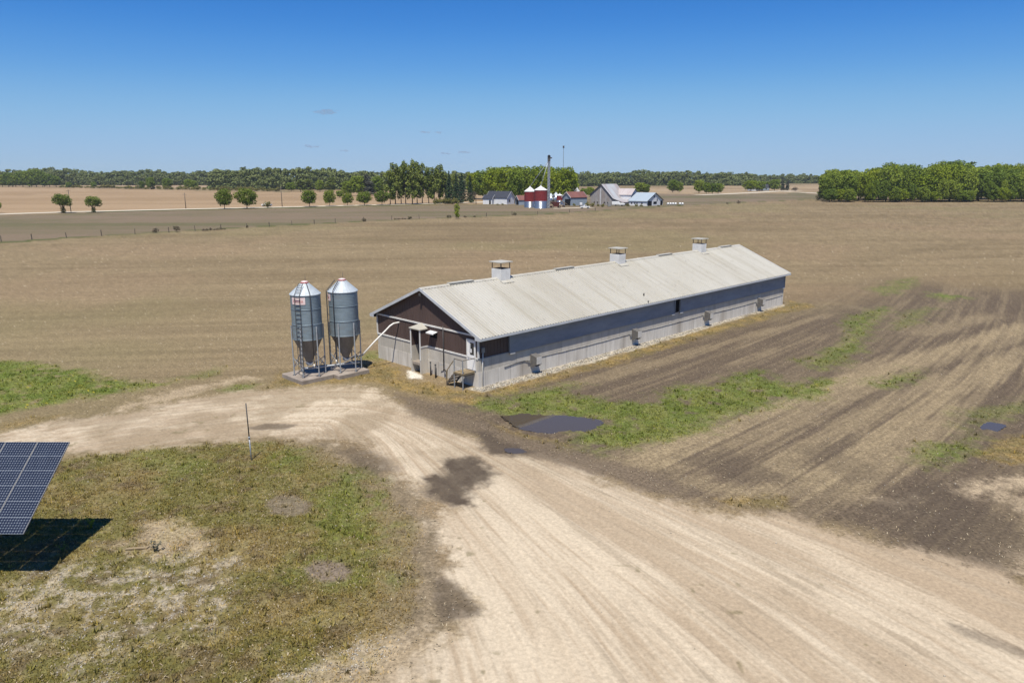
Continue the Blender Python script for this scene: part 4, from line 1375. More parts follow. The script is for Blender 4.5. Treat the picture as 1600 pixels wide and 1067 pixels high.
def plant(kind, name, px, py, ptop, wpx, label, cat, group=None, var=None, Y=None):
    """a tree standing where the photo shows its foot, as tall and wide as there"""
    if Y is None:
        x, y = g(px, py)
    else:
        y = Y; x = (px - 800) / 1165.0 * Y * (1165.0 / (FPX * CP + 0)) * .95 if False else (px - 800) / (FPX * CP - (py - 533.5) * SP) * Y
    h = hgt(ptop, y)
    hn, cm, tm = TREE[kind][TREE_RND.randrange(len(TREE[kind])) if var is None else var]
    return plant_at(kind, name, x, y, h, wpx * mpp(y), label, cat, group, hn, cm, tm)


WN = dict(round=7.8, vase=6.6, poplar=6.0, maple=14.5, wood=13.5, spruce=6.0, bush=2.6, greenbush=2.6, young=2.2, cedar=3.6, bare=9.5)


def plant_at(kind, name, x, y, h, wd, label, cat, group, hn, cm, tm):
    root = empty(name, (x, y, 0), TREE_RND.uniform(0, 2 * PI), label, cat, group)
    sx = wd / WN[kind]
    root.scale = (sx, sx, h / hn)
    link('crown', cm, root); link('trunk', tm, root)
    return root


# the row along the road
RG = 'round trees lining the gravel road'
for px, py, pt, wd, kd, lab in (
        (-4, 333.6, 316, 15, 'vase', 'small roadside tree cut off by the left edge of the view'),
        (99, 333, 303.5, 28, 'vase', 'roadside tree with an open fan crown, next to the first utility pole'),
        (147, 332.5, 307, 24, 'vase', 'small roadside tree with a bushy foot, right of the open fan tree'),
        (351, 327, 294.5, 30, 'round', 'dense round roadside tree, left one of the close pair'),
        (386, 326.2, 293.5, 36, 'round', 'widest dense round roadside tree, right one of the close pair'),
        (484, 323.2, 296, 28, 'round', 'round dark green roadside tree standing alone between pole and row'),
        (515, 322.2, 296, 21, 'round', 'narrow egg-shaped roadside tree right of the lone round one'),
        (543, 321.4, 301, 20, 'round', 'shortest round tree in the roadside row by the tall poplars'),
        (569.5, 321.2, 299, 27, 'round', 'spreading bright roadside tree second from the poplars'),
        (597, 320.4, 297, 25, 'round', 'dark green roadside tree touching the tall poplars')):
    plant(kd, 'roadside_tree', px, py, pt, wd, lab, 'tree', RG)
plant('greenbush', 'bush', 418.5, 325.0, 313.5, 12, 'small green bush in front of the white pickup on the road', 'bush')
# poplars and spruces
PG = 'tall poplars by the road'
for k, (px, py, pt, wd) in enumerate(((610, 319.9, 266, 18), (618, 319.6, 255, 20), (627, 319.2, 259, 17), (634, 319.5, 252, 20), (644.5, 319.4, 250, 21), (652, 318.6, 253, 18), (660, 318.6, 255, 19), (670, 318.4, 262, 17), (679, 318.3, 262, 18), (687, 317.9, 257, 18), (696, 317.6, 268, 17))):
    plant('poplar', 'poplar', px, py, pt, wd, 'tall slender pale green poplar in the clump by the road', 'tree', PG)
SG = 'dark spruces beside the white shop'
for px, py, pt, wd in ((702, 318.5, 267, 17), (713, 317.2, 272, 16), (722, 318.2, 270, 18), (735, 317.0, 274, 15)):
    plant('spruce', 'spruce', px, py, pt, wd, 'dark spruce between the poplars and the white shop', 'tree', SG)
plant('poplar', 'poplar', 711, 316.6, 271, 12, 'yellow-green narrow tree between the dark spruces', 'tree')
for k in range(6):
    plant('greenbush', 'hedge_shrub', 681 + k * 6.5, 319.3, 307.5 + (k % 2), 11, 'clipped hedge shrub below the spruces', 'shrub', 'hedge shrubs below the spruces')
plant('bare', 'bare_tree', 744, 318.6, 290, 34, 'leafless brown tree left of the white shop', 'tree', None, 0)
# lush maples behind the farm
MG = 'bright green maples behind the farm buildings'
for k_, (px, pt, wd, Y) in enumerate(((757, 262, 36, 420), (775, 258, 40, 400), (793, 257, 42, 385), (815, 256, 40, 400), (832, 258, 36, 415), (850, 256, 42, 390), (868, 257, 40, 400), (884, 259, 38, 385), (741, 266, 30, 430), (806, 262, 36, 370), (862, 264, 34, 372), (895, 268, 20, 400))):
    plant('maple' if k_ % 3 else 'wood', 'maple', px, 300, pt, wd, 'lush bright green maple behind the farm silos and sheds', 'tree', MG, Y=Y)
# single trees between the farm and the far woods
FG = 'small trees in the far fields beyond the farm'
for px, py, pt, wd, kd in ((1000, 303, 284, 22, 'wood'), (1010, 303, 287, 14, 'wood'), (1051, 301, 279, 20, 'wood'), (1061, 301, 283, 15, 'wood'), (1092, 302, 280, 22, 'wood'), (1104, 303, 284, 15, 'wood'), (1113, 303, 285, 15, 'wood'), (1122, 303, 285, 17, 'wood'),
                           (1172, 299, 281, 22, 'maple'), (1186, 298.5, 282, 20, 'wood'), (1196, 298, 283, 16, 'wood'), (1210, 298.3, 279, 18, 'wood'), (922, 308, 291, 14, 'maple'), (912, 309, 293, 14, 'wood')):
    plant(kd, 'field_tree', px, py, pt, wd, 'small leafy tree standing in the far fields beyond the farm', 'tree', FG)
for px, py, pt, wd in ((1222, 298.2, 278.5, 9), (1230, 298.0, 281, 8)):
    plant('cedar', 'cedar', px, py, pt, wd, 'dark pointed cedar beside the far lane', 'tree', 'dark cedars beside the far lane')
plant('bush', 'shrub', 1241, 298.4, 291, 12, 'grey-brown shrub beside the far lane right of the cedars', 'shrub')
# hedgerow on the left
HG = 'hedgerow trees along the far left field'
rr_ = random.Random(5)
for px, pt in ((4, 272), (14, 268), (25, 270), (36, 266), (46, 264), (57, 262), (67, 265), (78, 270), (88, 274), (20, 277), (50, 275), (70, 277)):
    plant('wood', 'hedgerow_tree', px, 292.4, pt, 17 + rr_.uniform(-3, 4), 'tree of the dense hedgerow clump at the far left', 'tree', HG)
for px, pt, wd in ((108, 284, 9), (147, 284, 9), (236, 276, 14), (262, 277, 16), (295, 279, 14), (304, 281, 12), (222, 282, 10)):
    plant('wood', 'hedgerow_tree', px, 294 + (px > 200) * 2, pt, wd, 'single hedgerow tree standing apart in the far left field', 'tree', 'single trees of the far left hedgerow')
for k in range(34):
    px = 95 + k * 10.2
    plant('greenbush', 'hedgerow_bush', px, 293.3 + (px - 95) * .018, 288.5 + rr_.uniform(-2, 2) + (px - 95) * .012, rr_.uniform(9, 16), 'low bush of the hedgerow line across the far left fields', 'bush', 'low bushes of the far left hedgerow')
# trees behind the roadside row
for px, py, pt, wd, kd in ((531, 309, 297, 14, 'wood'), (545, 306, 281, 24, 'wood'), (560, 306, 272, 26, 'wood'), (575, 306, 271, 26, 'cedar'), (590, 305, 274, 24, 'wood'), (470, 300, 281, 16, 'poplar'), (482, 300, 280, 18, 'poplar'), (500, 300, 280, 16, 'wood'), (518, 301, 277, 18, 'poplar'), (455, 299.5, 284, 16, 'wood')):
    plant(kd, 'copse_tree', px, py, pt, wd, 'tree of the mixed copse behind the roadside row', 'tree', 'mixed copse behind the roadside row')

# the woodlot on the right
WG = 'trees of the dense woodlot right of the field'
wr = random.Random(12)
prof_ = [(1283, 272), (1292, 265), (1310, 264), (1330, 259), (1345, 263), (1360, 262), (1390, 253), (1410, 257), (1428, 255), (1440, 258), (1456, 250), (1484, 249), (1500, 254), (1523, 251), (1547, 256), (1570, 255), (1593, 257), (1640, 255), (1700, 257), (1800, 256), (1900, 258)]


def ptop_at(px):
    for (a, b), (c, d) in zip(prof_[:-1], prof_[1:]):
        if a <= px <= c: return b + (d - b) * (px - a) / (c - a)
    return 258


px = 1296.0
rowi = 0
for Y0, step, dt in ((388, 26, 5), (402, 24, 0), (420, 21, -1), (438, 24, 0)):
    px = 1297.0 + wr.uniform(0, 8) - (4 if rowi else 0)
    while px < 1760:
        y = Y0 + wr.uniform(-4, 4)
        kd = 'maple' if wr.random() < .34 else 'wood'
        plant(kd, 'woodlot_tree', px, 300, ptop_at(px) + dt + wr.uniform(-5, 9), wr.uniform(27, 43), 'leafy green tree packed into the dense woodlot right of the field', 'tree', WG, Y=y)
        px += step * wr.uniform(.75, 1.3)
    rowi += 1
for k in range(32):
    px = 1300 + k * 12.5 + wr.uniform(-9, 9)
    plant('maple' if k % 4 == 1 else 'wood', 'woodlot_tree', px, 300, 290 + wr.uniform(-14, 11), wr.uniform(13, 25), 'low leafy tree at the front edge of the dense woodlot', 'tree', 'low front trees of the woodlot', Y=381 + wr.uniform(-3, 3))
plant('bush', 'shrub', 1287, 313, 297, 20, 'grey leafless shrub at the left end of the woodlot', 'shrub')
plant('bush', 'shrub', 1279, 313.5, 304, 12, 'smaller grey shrub left of the woodlot shrub', 'shrub')


# far woods: they read as one mass
def far_woods():
    rng = np.random.default_rng(3)
    Vs = []
    bands = [  # px0, px1, distance, top of crowns in the photo (function of px), rows, scrub share
        (-260, 440, 960, lambda p: 268 - 4 * math.exp(-((p - 60) / 60.0) ** 2) + 1.6 * math.sin(p * .05), 4),
        (330, 740, 690, lambda p: 266.5 + 4.5 * sst(np.array(float(p)), 500, 640) - 3.0 * math.exp(-((p - 440) / 70.0) ** 2) + 1.2 * math.sin(p * .06), 4),
        (680, 960, 880, lambda p: 272 + math.sin(p * .05), 3),
        (880, 1180, 930, lambda p: 271.5 - 3.4 * math.exp(-((p - 1020) / 90.0) ** 2) + .6 * math.sin(p * .08), 4),
        (1120, 1420, 1150, lambda p: 273.2 + .5 * math.sin(p * .09), 4),
        (1400, 2000, 1000, lambda p: 270 + .8 * math.sin(p * .07), 3)]
    for p0, p1, Y0, top, rows in bands:
        for rI in range(rows):
            Y = Y0 + rI * 13
            p = p0
            while p < p1:
                t = hgt(top(p), Y) + rng.uniform(-2.6, 1.8) - (rows - 1 - rI) * 1.1
                if rI == 0: t -= rng.uniform(0, 6)
                r = rng.uniform(3.2, 5.4)
                x = (p - 800) / 1165.0 * Y
                lobes = [(x + rng.uniform(-.5, .5) * r, Y + rng.uniform(-.5, .5) * r, z, r * rng.uniform(.5, .8), r * .6, r * .55) for z in np.linspace(2.0, t - r * .45, 4)]
                lobes.append((x, Y, t - r * .35, r * .6, r * .6, r * .45))
                Vs.append(leaf_cloud(rng, lobes, 330, 1.15))
                p += (r * 1.15) / Y * 1165 * rng.uniform(.7, 1.3)
    V = np.concatenate(Vs)
    me = np_mesh('far_woods', V, quads_of(V), LEAF['far'])
    return tag(link('far_woods', me), 'long distant wood closing the horizon beyond all the fields', 'woods', None, 'stuff')


far_woods()

# ------------------------------------------------------------------ field edge: posts and scrub
for px, py in ((2, 378), (50, 374.5), (104, 371.8), (159, 369), (211, 366), (264, 363.6), (305, 361.2), (345, 358.6), (386, 356.4), (421, 354.2), (456, 352), (491, 350), (524, 348.4), (568, 346.2), (612, 343.6), (655, 342), (760, 338.5), (800, 337), (840, 335.4), (890, 332.6), (930, 330)):
    x, y = g(px, py)
    p_ = MB().box(-.08, .08, -.08, .08, -.3, 1.35 + TREE_RND.uniform(-.15, .15)).build('fence_post', MAT['woodgrey'])
    p_.location = (x, y, 0); p_.rotation_euler = (TREE_RND.uniform(-.05, .05), TREE_RND.uniform(-.06, .06), TREE_RND.uniform(0, 1))
    tag(p_, 'short weathered wooden fence post on the grassy field edge', 'fence post', 'fence posts along the field edge')
SC = (('bush', 242.5, 364, 354.5, 12, 'low rounded grey-brown shrub on the fence line, left of the pair'), ('bush', 277, 362.5, 352, 13, 'taller rounded grey-brown shrub on the fence line, right of the pair'),
      ('bush', 569.5, 346.5, 340, 10, 'dark brown shrub on the fence line below the roadside row'), ('bush', 641, 342.8, 337.5, 9, 'brown shrub on the fence line below the poplars'),
      ('bush', 701, 340.6, 335, 11, 'brown shrub just left of the young tree on the fence line'), ('bush', 727, 340, 336, 7, 'small shrub just right of the young tree on the fence line'),
      ('bush', 741, 339.6, 336, 6, 'smallest shrub right of the young tree'), ('bush', 804, 337, 329.5, 8, 'brown shrub on the field edge left of the red silos'),
      ('bush', 1154, 318.4, 312.5, 9, 'dark shrub on the field edge far right of the white sheds'), ('bush', 1136, 318.8, 316, 6, 'small dark shrub on the field edge beside the dark shrub'),
      ('bush', 386, 356.4, 351, 5, 'thin twiggy shrub on the fence line below the white pickup'))
for kd, px, py, pt, wd, lab in SC:
    plant(kd, 'shrub', px, py, pt, wd, lab, 'shrub')
for k in range(7):
    plant('bush', 'scrub_bush', 318 + k * 5.5, 361 - k * .35, 357 - (k % 3), 7, 'low purple-brown scrub bush in the tangled run along the fence line', 'bush', 'scrub bushes along the fence line')
for k in range(5):
    plant('bush', 'scrub_bush', 618 + k * 5, 343.6 - k * .3, 340.6, 6, 'low brown scrub bush in the run near the young tree', 'bush', 'scrub bushes near the young tree')
plant('young', 'young_tree', 714, 341.8, 318.5, 10, 'slender bright green young tree on the fence line', 'tree')

# utility poles along the road
for px, py, pt, lab in ((111, 331.5, 296, 'utility pole behind the open fan tree'), (290.5, 326.2, 301.5, 'utility pole left of the close pair of round trees'), (441, 323.5, 291, 'tall utility pole between pickup and lone round tree'), (660, 318, 288, 'utility pole hidden among the poplar trunks')):
    x, y = g(px, py); h = hgt(pt, y)
    u = empty('utility_pole', (x, y, 0), .1, lab, 'utility pole', 'utility poles along the road')
    MB().tube([(0, 0, -.3), (0, 0, h)], .17, 8, .12).build('pole', MAT['woodgrey'], u)
    MB().box(-.8, .8, -.05, .05, h - .7, h - .58).build('crossarm', MAT['woodgrey'], u)

# ------------------------------------------------------------------ vehicles


def pickup(loc, rz, label, s=1.0):
    v = empty('pickup_truck', loc, rz, label, 'pickup')
    b_ = MB().prism([(-2.5, -.9, .45), (2.5, -.9, .45), (2.55, -.9, .85), (2.45, -.9, 1.08), (1.1, -.9, 1.14), (-2.5, -.9, 1.14)], (0, 1.8, 0))
    b_.build('body', MAT['white'], v, .05)
    c = MB().add([(1.15, -.86, 1.14), (1.15, .86, 1.14), (-.75, .86, 1.14), (-.75, -.86, 1.14), (.55, -.70, 1.78), (.55, .70, 1.78), (-.6, .70, 1.78), (-.6, -.70, 1.78)],
                 [(0, 1, 2, 3), (4, 7, 6, 5), (0, 4, 5, 1), (1, 5, 6, 2), (2, 6, 7, 3), (3, 7, 4, 0)])
    cab = c.build('cab', MAT['white'], v, .04)
    for sy in (-1, 1):
        MB().add([(.9, sy * .83, 1.2), (-.62, sy * .85, 1.2), (-.5, sy * .74, 1.7), (.5, sy * .74, 1.7)], [(0, 1, 2, 3) if sy > 0 else (0, 3, 2, 1)]).build('side_window', MAT['glass'], cab)
        for x in (1.6, -1.55):
            w_ = MB().tube([(x, sy * .70, .38), (x, sy * .93, .38)], .38, 16).build('wheel', MAT['tyre'], v)
            MB().tube([(x, sy * .90, .38), (x, sy * .945, .38)], .2, 12).build('rim', MAT['galvpost'], w_)
    MB().add([(1.12, -.72, 1.2), (1.12, .72, 1.2), (.62, .64, 1.72), (.62, -.64, 1.72)], [(0, 1, 2, 3)]).build('windscreen', MAT['glass'], cab)
    MB().box(-2.3, -.85, -.75, .75, 1.141, 1.15).build('bed', MAT['dark'], v)
    v.scale = (s, s, s)
    return v


x, y = g(417, 322.9)
pickup((x, y, .06), R(172), 'white pickup on the gravel road behind a small green bush', .9)

# ------------------------------------------------------------------ the farm
MAT['roof_rust'] = roof_metal('rusty_roof', (.42, .45, .47), (.34, .29, .28), (.24, .15, .13))
MAT['roof_red'] = roof_metal('red_roof', (.20, .085, .068), (.16, .07, .06), (.12, .055, .05))
MAT['roof_dark'] = roof_metal('dark_roof', (.038, .042, .055), (.032, .036, .048), (.05, .05, .06))
MAT['roof_blue'] = roof_metal('pale_roof', (.36, .42, .47), (.31, .37, .42), (.27, .31, .35))
MAT['roof_pink'] = roof_metal('faded_roof', (.46, .42, .41), (.40, .33, .31), (.30, .22, .20))
MAT['wall_white'] = M('white_boards', (.70, .71, .72), (.58, .59, .60), .8, rough=.7)
MAT['wall_blue'] = M('blue_grey_steel', (.26, .31, .36), (.22, .265, .31), .8, rough=.6)
MAT['barnboard'] = M('weathered_boards', (.42, .40, .385), (.20, .185, .175), 2.4, (1, 4, .25), .95, spec=.1, lo=.4, hi=.6, c3=(.26, .20, .17), s3=.5)
MAT['silo_red'] = M('red_silo', (.20, .022, .022), (.16, .018, .018), .8, rough=.55)
MAT['silo_galv'] = M('silo_steel', (.46, .49, .52), (.38, .41, .44), 1, (1, 1, 3), rough=.30, metal=.85)
MAT['machine_red'] = M('machine_red', (.16, .035, .03), (.11, .03, .028), 1.5, rough=.6)


def building(name, label, cat, px, py, rot, x0, x1, prof, wall, roof, ops=(), over=.35, chim=None, group=None):
    """gabled building: local x along the ridge, y across; prof = roof line [(y, z), ...] from the near eave (y=0) to the far eave"""
    x, y = g(px, py)
    b = empty(name, (x, y, 0), R(rot), label, cat, group)
    W = prof[-1][0]; Wn = prof[0][0]
    poly = [(x0, Wn, -.3)] + [(x0, a, z - .02) for a, z in prof] + [(x0, W, -.3)]
    MB().prism(poly[::-1], (x1 - x0, 0, 0)).build('wall', MAT[wall], b)
    # overhanging roof sheets
    r = MB()
    pr = list(prof)
    a0, a1 = pr[0], pr[1]
    k = over / math.hypot(a1[0] - a0[0], a1[1] - a0[1])
    pr[0] = (a0[0] - (a1[0] - a0[0]) * k, a0[1] - (a1[1] - a0[1]) * k)
    b0, b1 = pr[-1], pr[-2]
    k = over / math.hypot(b1[0] - b0[0], b1[1] - b0[1])
    pr[-1] = (b0[0] - (b1[0] - b0[0]) * k, b0[1] - (b1[1] - b0[1]) * k)
    low = [(x0 - over, a, z + .02) for a, z in pr]; up = [(x0 - over, a, z + .20) for a, z in pr]
    r.prism(low + up[::-1], (x1 - x0 + 2 * over, 0, 0))
    rf = r.build('roof', MAT[roof], b)
    for xe, s in ((x0 - over, -1), (x1 + over, 1)):
        t = MB()
        for (a, z), (c, d) in zip(pr[:-1], pr[1:]):
            t.prism([(xe, a, z - .12), (xe, c, d - .12), (xe, c, d + .22), (xe, a, z + .22)], (.05 * s, 0, 0))
        t.build('barge_board', MAT['darksteel'] if roof in ('roof_rust', 'roof_blue', 'roof_pink') else MAT['trim'], rf)
    if chim:
        MB().box(chim[0] - .4, chim[0] + .4, chim[1] - .4, chim[1] + .4, 2, chim[2]).build('chimney', MAT['machine_red'], rf)
    for (kind, face, u0, u1, z0, z1, mat) in ops:
        if face == 'long': m = MB().box(u0, u1, Wn - .05, Wn, z0, z1)
        elif face == 'left': m = MB().box(x0 - .05, x0, u0, u1, z0, z1)
        else: m = MB().box(x1, x1 + .05, u0, u1, z0, z1)
        m.build(kind, MAT[mat], b)
    return b


building('workshop', 'white workshop with dark roof at the left end of the farm', 'workshop', 792, 319.6, -28, -11.5, 0, [(0, 3.1), (3.8, 5.9), (7.6, 3.1)], 'wall_white', 'roof_dark',
         (('ridge_vent', 'long', -11, -10.2, 3.0, 3.2, 'white'), ('window', 'right', 2.2, 3.4, 1.0, 2.2, 'glass')))
building('lean_shed', 'low white shed with dark mono roof attached left of the workshop', 'shed', 768.5, 319.4, -20, -4.6, 0, [(0, 2.7), (3, 4.2), (6, 3.9)], 'wall_white', 'roof_dark',
         (('door', 'long', -1.4, -.5, 0, 2.0, 'dark'),))
building('garage', 'small pale garage with red roof and dark open door beside the silos', 'garage', 811, 320.6, 22, 0, 3.4, [(0, 2.3), (2.4, 4.2), (4.8, 2.3)], 'wall_blue', 'roof_red',
         (('door', 'left', 1.0, 3.3, 0, 2.4, 'dark'),))


def silo(name, label, px, py, wpx, ptop_red, pbot_red, ptip, group=None, galv='silo_galv'):
    x, y = g(px, py)
    r = wpx * mpp(y) / 2; y += r * .8
    zt, zb, zp = hgt(ptop_red, y), hgt(pbot_red, y), hgt(ptip, y)
    s = empty(name, (x, y, 0), 0, label, 'silo', group)
    prof = []
    z = -.2
    while z < zb - .2: prof += [(r, z), (r + .06, z + .10), (r, z + .20)]; z += .20
    MB().lathe(prof + [(r, zb)], 40).build('steel_base', MAT[galv], s)
    prof = [(r + .02, zb)]
    z = zb
    while z < zt - .4: prof += [(r + .02, z), (r + .06, z + .2)]; z += .4
    MB().lathe(prof + [(r + .02, zt)], 40).build('silo_wall', MAT['silo_red'], s)
    rf = MB().lathe([(r + .15, zt - .05), (r + .15, zt + .05), (.35, zp - .3), (.35, zp), (.1, zp + .1)], 24, smooth=False).build('cone_roof', MAT['white'], s)
    MB().box(-.15, .15, -r * .55 - .1, -r * .55 + .1, zt + (zp - zt) * .4, zt + (zp - zt) * .62).build('hatch', MAT['darksteel'], rf)
    return s, Vector((x, y, zp))


s1, tip1 = silo('grain_silo', 'left red grain silo with white cone roof over a shiny steel base', 828.3, 324.6, 18, 299.3, 314.6, 291.5, 'red and white grain silos')
s2, tip2 = silo('grain_silo', 'right, larger red grain silo with white cone roof beside the grain elevator', 845, 326, 20.5, 297.2, 314, 290.3, 'red and white grain silos')
silo('grain_silo', 'small dark red bin with white cap behind the grain elevator', 874.5, 320, 9.5, 305.6, 313, 302.5)


def grain_leg():
    x, y = g(857, 325.6)
    h = hgt(243, y)
    t = empty('grain_elevator', (x, y, 0), 0, 'tall slim steel grain elevator tower with a dark head and two spouts', 'grain elevator')
    a = .45
    m = MB()
    for sx in (-1, 1):
        for sy in (-1, 1): m.bar((sx * a, sy * a, -.2), (sx * a, sy * a, h - 1.5), .14)
    z = 0; k = 0
    while z < h - 3:
        for sx, sy, ex_, ey_ in ((-1, -1, 1, -1), (1, -1, 1, 1), (1, 1, -1, 1), (-1, 1, -1, -1)):
            m.bar((sx * a, sy * a, z), (ex_ * a, ey_ * a, z + 1.3), .09)
        z += 1.3
    m.build('lattice', MAT['galvpost'], t)
    MB().box(-.3, -.02, -.2, .2, 0, h - 1.8).box(.02, .3, -.2, .2, 0, h - 1.8).build('leg_casing', MAT['galvpost'], t)
    hd = MB().box(-.6, .6, -.5, .5, h - 2.4, h - .2).tube([(0, -.5, h - .35), (0, .5, h - .35)], .55, 14).build('head', MAT['darksteel'], t)
    MB().box(.6, 1.25, -.3, .3, h - 1.3, h - .8).build('motor', MAT['darksteel'], hd)
    o = Vector((x, y, 0))
    for tip in (tip1, tip2):
        MB().tube([Vector((-.2, 0, h - 2.2)), tip - o + Vector((0, 0, .05))], .12, 8).build('spout', MAT['galvroof'], t)


grain_leg()
for px, wd, ct in ((861.5, 7, 306), (869.5, 8, 304.5)):
    x, y = g(px, 319.5); r = wd * mpp(y) / 2
    y += 5
    b_ = empty('steel_bin', (x, y, 0), 0, 'small galvanised steel bin behind the grain elevator', 'steel bin', 'steel bins behind the grain elevator')
    zt = hgt(ct, y)
    MB().lathe([(r, -.2), (r, zt)], 24).build('bin_wall', MAT['silo_galv'], b_)
    MB().lathe([(r + .1, zt - .05), (.2, zt + 1.1), (.1, zt + 1.3)], 20, smooth=False).build('cone_roof', MAT['galvroof'], b_)
# wagon
x, y = g(868, 325.4)
wg = empty('grain_wagon', (x, y, 0), R(12), 'dark red grain wagon parked right of the elevator', 'wagon')
MB().add([(-1.9, -1.1, 2.5), (1.9, -1.1, 2.5), (1.9, 1.1, 2.5), (-1.9, 1.1, 2.5), (-.7, -.5, .9), (1.2, -.5, .9), (1.2, .5, .9), (-.7, .5, .9)], [(0, 1, 2, 3), (4, 7, 6, 5), (0, 4, 5, 1), (1, 5, 6, 2), (2, 6, 7, 3), (3, 7, 4, 0)]).build('hopper', MAT['machine_red'], wg)
MB().box(-2.2, 2.2, -.7, -.5, .7, .9).box(-2.2, 2.2, .5, .7, .7, .9).build('chassis', MAT['machine_red'], wg)
MB().bar((-2.2, 0, .75), (-3.8, 0, .55), .12).build('drawbar', MAT['machine_red'], wg)
for sx in (-1.6, 1.6):
    for sy in (-1, 1):
        w_ = MB().tube([(sx, sy * .75, .5), (sx, sy * 1.02, .5)], .5, 16).build('wheel', MAT['tyre'], wg)
        MB().tube([(sx, sy * 1.0, .5), (sx, sy * 1.04, .5)], .25, 12).build('rim', MAT['wood'], w_)
x, y = g(882, 323.6)
el = empty('grain_auger', (x, y, 0), R(200), 'pale portable auger leaning in the dark shed opening', 'auger')
MB().tube([(-2.2, 0, .5), (2.4, 0, 3.2)], .14, 8).build('tube', MAT['wood'], el)
MB().bar((.4, -.6, .3), (.8, 0, 2.2), .09).bar((.4, .6, .3), (.8, 0, 2.2), .09).build('frame', MAT['machine_red'], el)
for sy in (-1, 1):
    MB().tube([(.4, sy * .65, .32), (.4, sy * .82, .32)], .32, 14).build('wheel', MAT['tyre'], el)

building('machine_shed', 'blue-grey machine shed with faded red roof and dark open end', 'shed', 892, 321.6, 32, 0, 9.2, [(0, 3.7), (3.3, 6.0), (6.6, 3.7)], 'wall_blue', 'roof_red',
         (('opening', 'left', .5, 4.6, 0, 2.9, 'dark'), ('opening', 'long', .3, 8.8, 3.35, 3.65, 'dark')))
building('farmhouse', 'farmhouse with grey roof and chimney half hidden behind the machine shed', 'house', 897, 315, 25, -7, 3, [(0, 5.0), (3.5, 7.6), (7, 5.0)], 'wall_white', 'roof_rust', (), chim=(-4, 3.5, 9.0))
building('bank_barn', 'large old bank barn with weathered grey boards and patchy rusty roof', 'barn', 958, 321.4, 50, 0, 12.5, [(-4.6, 1.5), (0, 3.0), (6.6, 9.4), (12.6, 4.8)], 'barnboard', 'roof_rust',
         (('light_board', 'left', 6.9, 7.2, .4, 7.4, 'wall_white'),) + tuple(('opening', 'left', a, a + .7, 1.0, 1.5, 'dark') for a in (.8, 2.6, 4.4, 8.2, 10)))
building('cattle_shed', 'white cattle shed with faded pinkish roof joined to the bank barn', 'shed', 985.5, 320.9, -30, -10.2, 0, [(0, 4.7), (4.6, 7.3), (9.2, 4.7)], 'wall_white', 'roof_pink', (('opening', 'long', -6.4, -4.6, .4, 1.2, 'dark'), ('lean_roof', 'long', -9.8, -.2, 2.3, 2.5, 'roof_pink')))
building('dairy_barn', 'long white barn with pale blue roof and dark doorways at the right of the farm', 'barn', 1010.5, 322.2, -40, -9.4, 0, [(0, 2.1), (7.4, 5.6), (14.8, 2.2)], 'wall_white', 'roof_blue',
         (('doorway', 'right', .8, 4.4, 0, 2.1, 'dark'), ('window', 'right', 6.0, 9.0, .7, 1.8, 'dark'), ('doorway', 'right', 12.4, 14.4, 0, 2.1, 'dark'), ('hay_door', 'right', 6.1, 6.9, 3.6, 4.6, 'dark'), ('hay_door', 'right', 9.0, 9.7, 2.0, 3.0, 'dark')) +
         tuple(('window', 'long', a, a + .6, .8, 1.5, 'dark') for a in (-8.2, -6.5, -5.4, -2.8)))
# white wrapped bales in a row
for k in range(6):
    x, y = g(1043.5 + k * 3.9 + (k > 3) * 3, 320.6)
    r = .56
    b_ = MB().tube([(-.42, 0, r), (.42, 0, r)], r, 16).build('wrapped_bale', MAT['white'])
    b_.location = (x, y, 0); b_.rotation_euler = (0, 0, R(8))
    tag(b_, 'white wrapped bale in the row right of the long white barn', 'bale', 'white wrapped bales right of the farm')
# vehicles and tanks in the yard
x, y = g(914, 326)
pickup((x, y, .06), R(188), 'white pickup parked in the yard before the bank barn', .8)
x, y = g(907.5, 322.5)
bx_ = empty('white_tank', (x, y, 0), R(10), 'white square tank on a frame left of the bank barn', 'tank')
MB().box(-.55, .55, -.5, .5, .5, 1.6).build('tank', MAT['white'], bx_, .05)
MB().box(-.6, .6, -.55, .55, 0, .5).build('frame', MAT['darksteel'], bx_)
for px, py, lab, l, hh in ((962, 322, 'white covered farm trailer in front of the bank barn', 3.4, 2.0), (971.5, 322.4, 'smaller white boat-shaped trailer right of the covered trailer', 2.4, 1.4)):
    x, y = g(px, py)
    t_ = empty('farm_trailer', (x, y, 0), R(-6), lab, 'trailer')
    MB().prism([(-l / 2, -.8, .6), (l / 2, -.8, .6), (l / 2 + .3, -.8, hh * .75), (l / 2 - .4, -.8, hh), (-l / 2 + .3, -.8, hh), (-l / 2 - .2, -.8, hh * .8)], (0, 1.6, 0)).build('body', MAT['white'], t_, .06)
    for sy in (-1, 1):
        MB().tube([(0, sy * .7, .35), (0, sy * .9, .35)], .35, 14).build('wheel', MAT['tyre'], t_)
    MB().bar((-l / 2, 0, .55), (-l / 2 - 1.0, 0, .4), .1).build('drawbar', MAT['darksteel'], t_)
x, y = g(952, 323)
gb = empty('steel_crate', (x, y, 0), R(10), 'pale grey steel crate left of the white trailers', 'crate')
MB().box(-.7, .7, -.5, .5, .1, 1.9).build('box', MAT['boxgrey'], gb, .04)
MB().box(-.75, -.55, -.5, .5, 0, .1).box(.55, .75, -.5, .5, 0, .1).build('skid', MAT['darksteel'], gb)
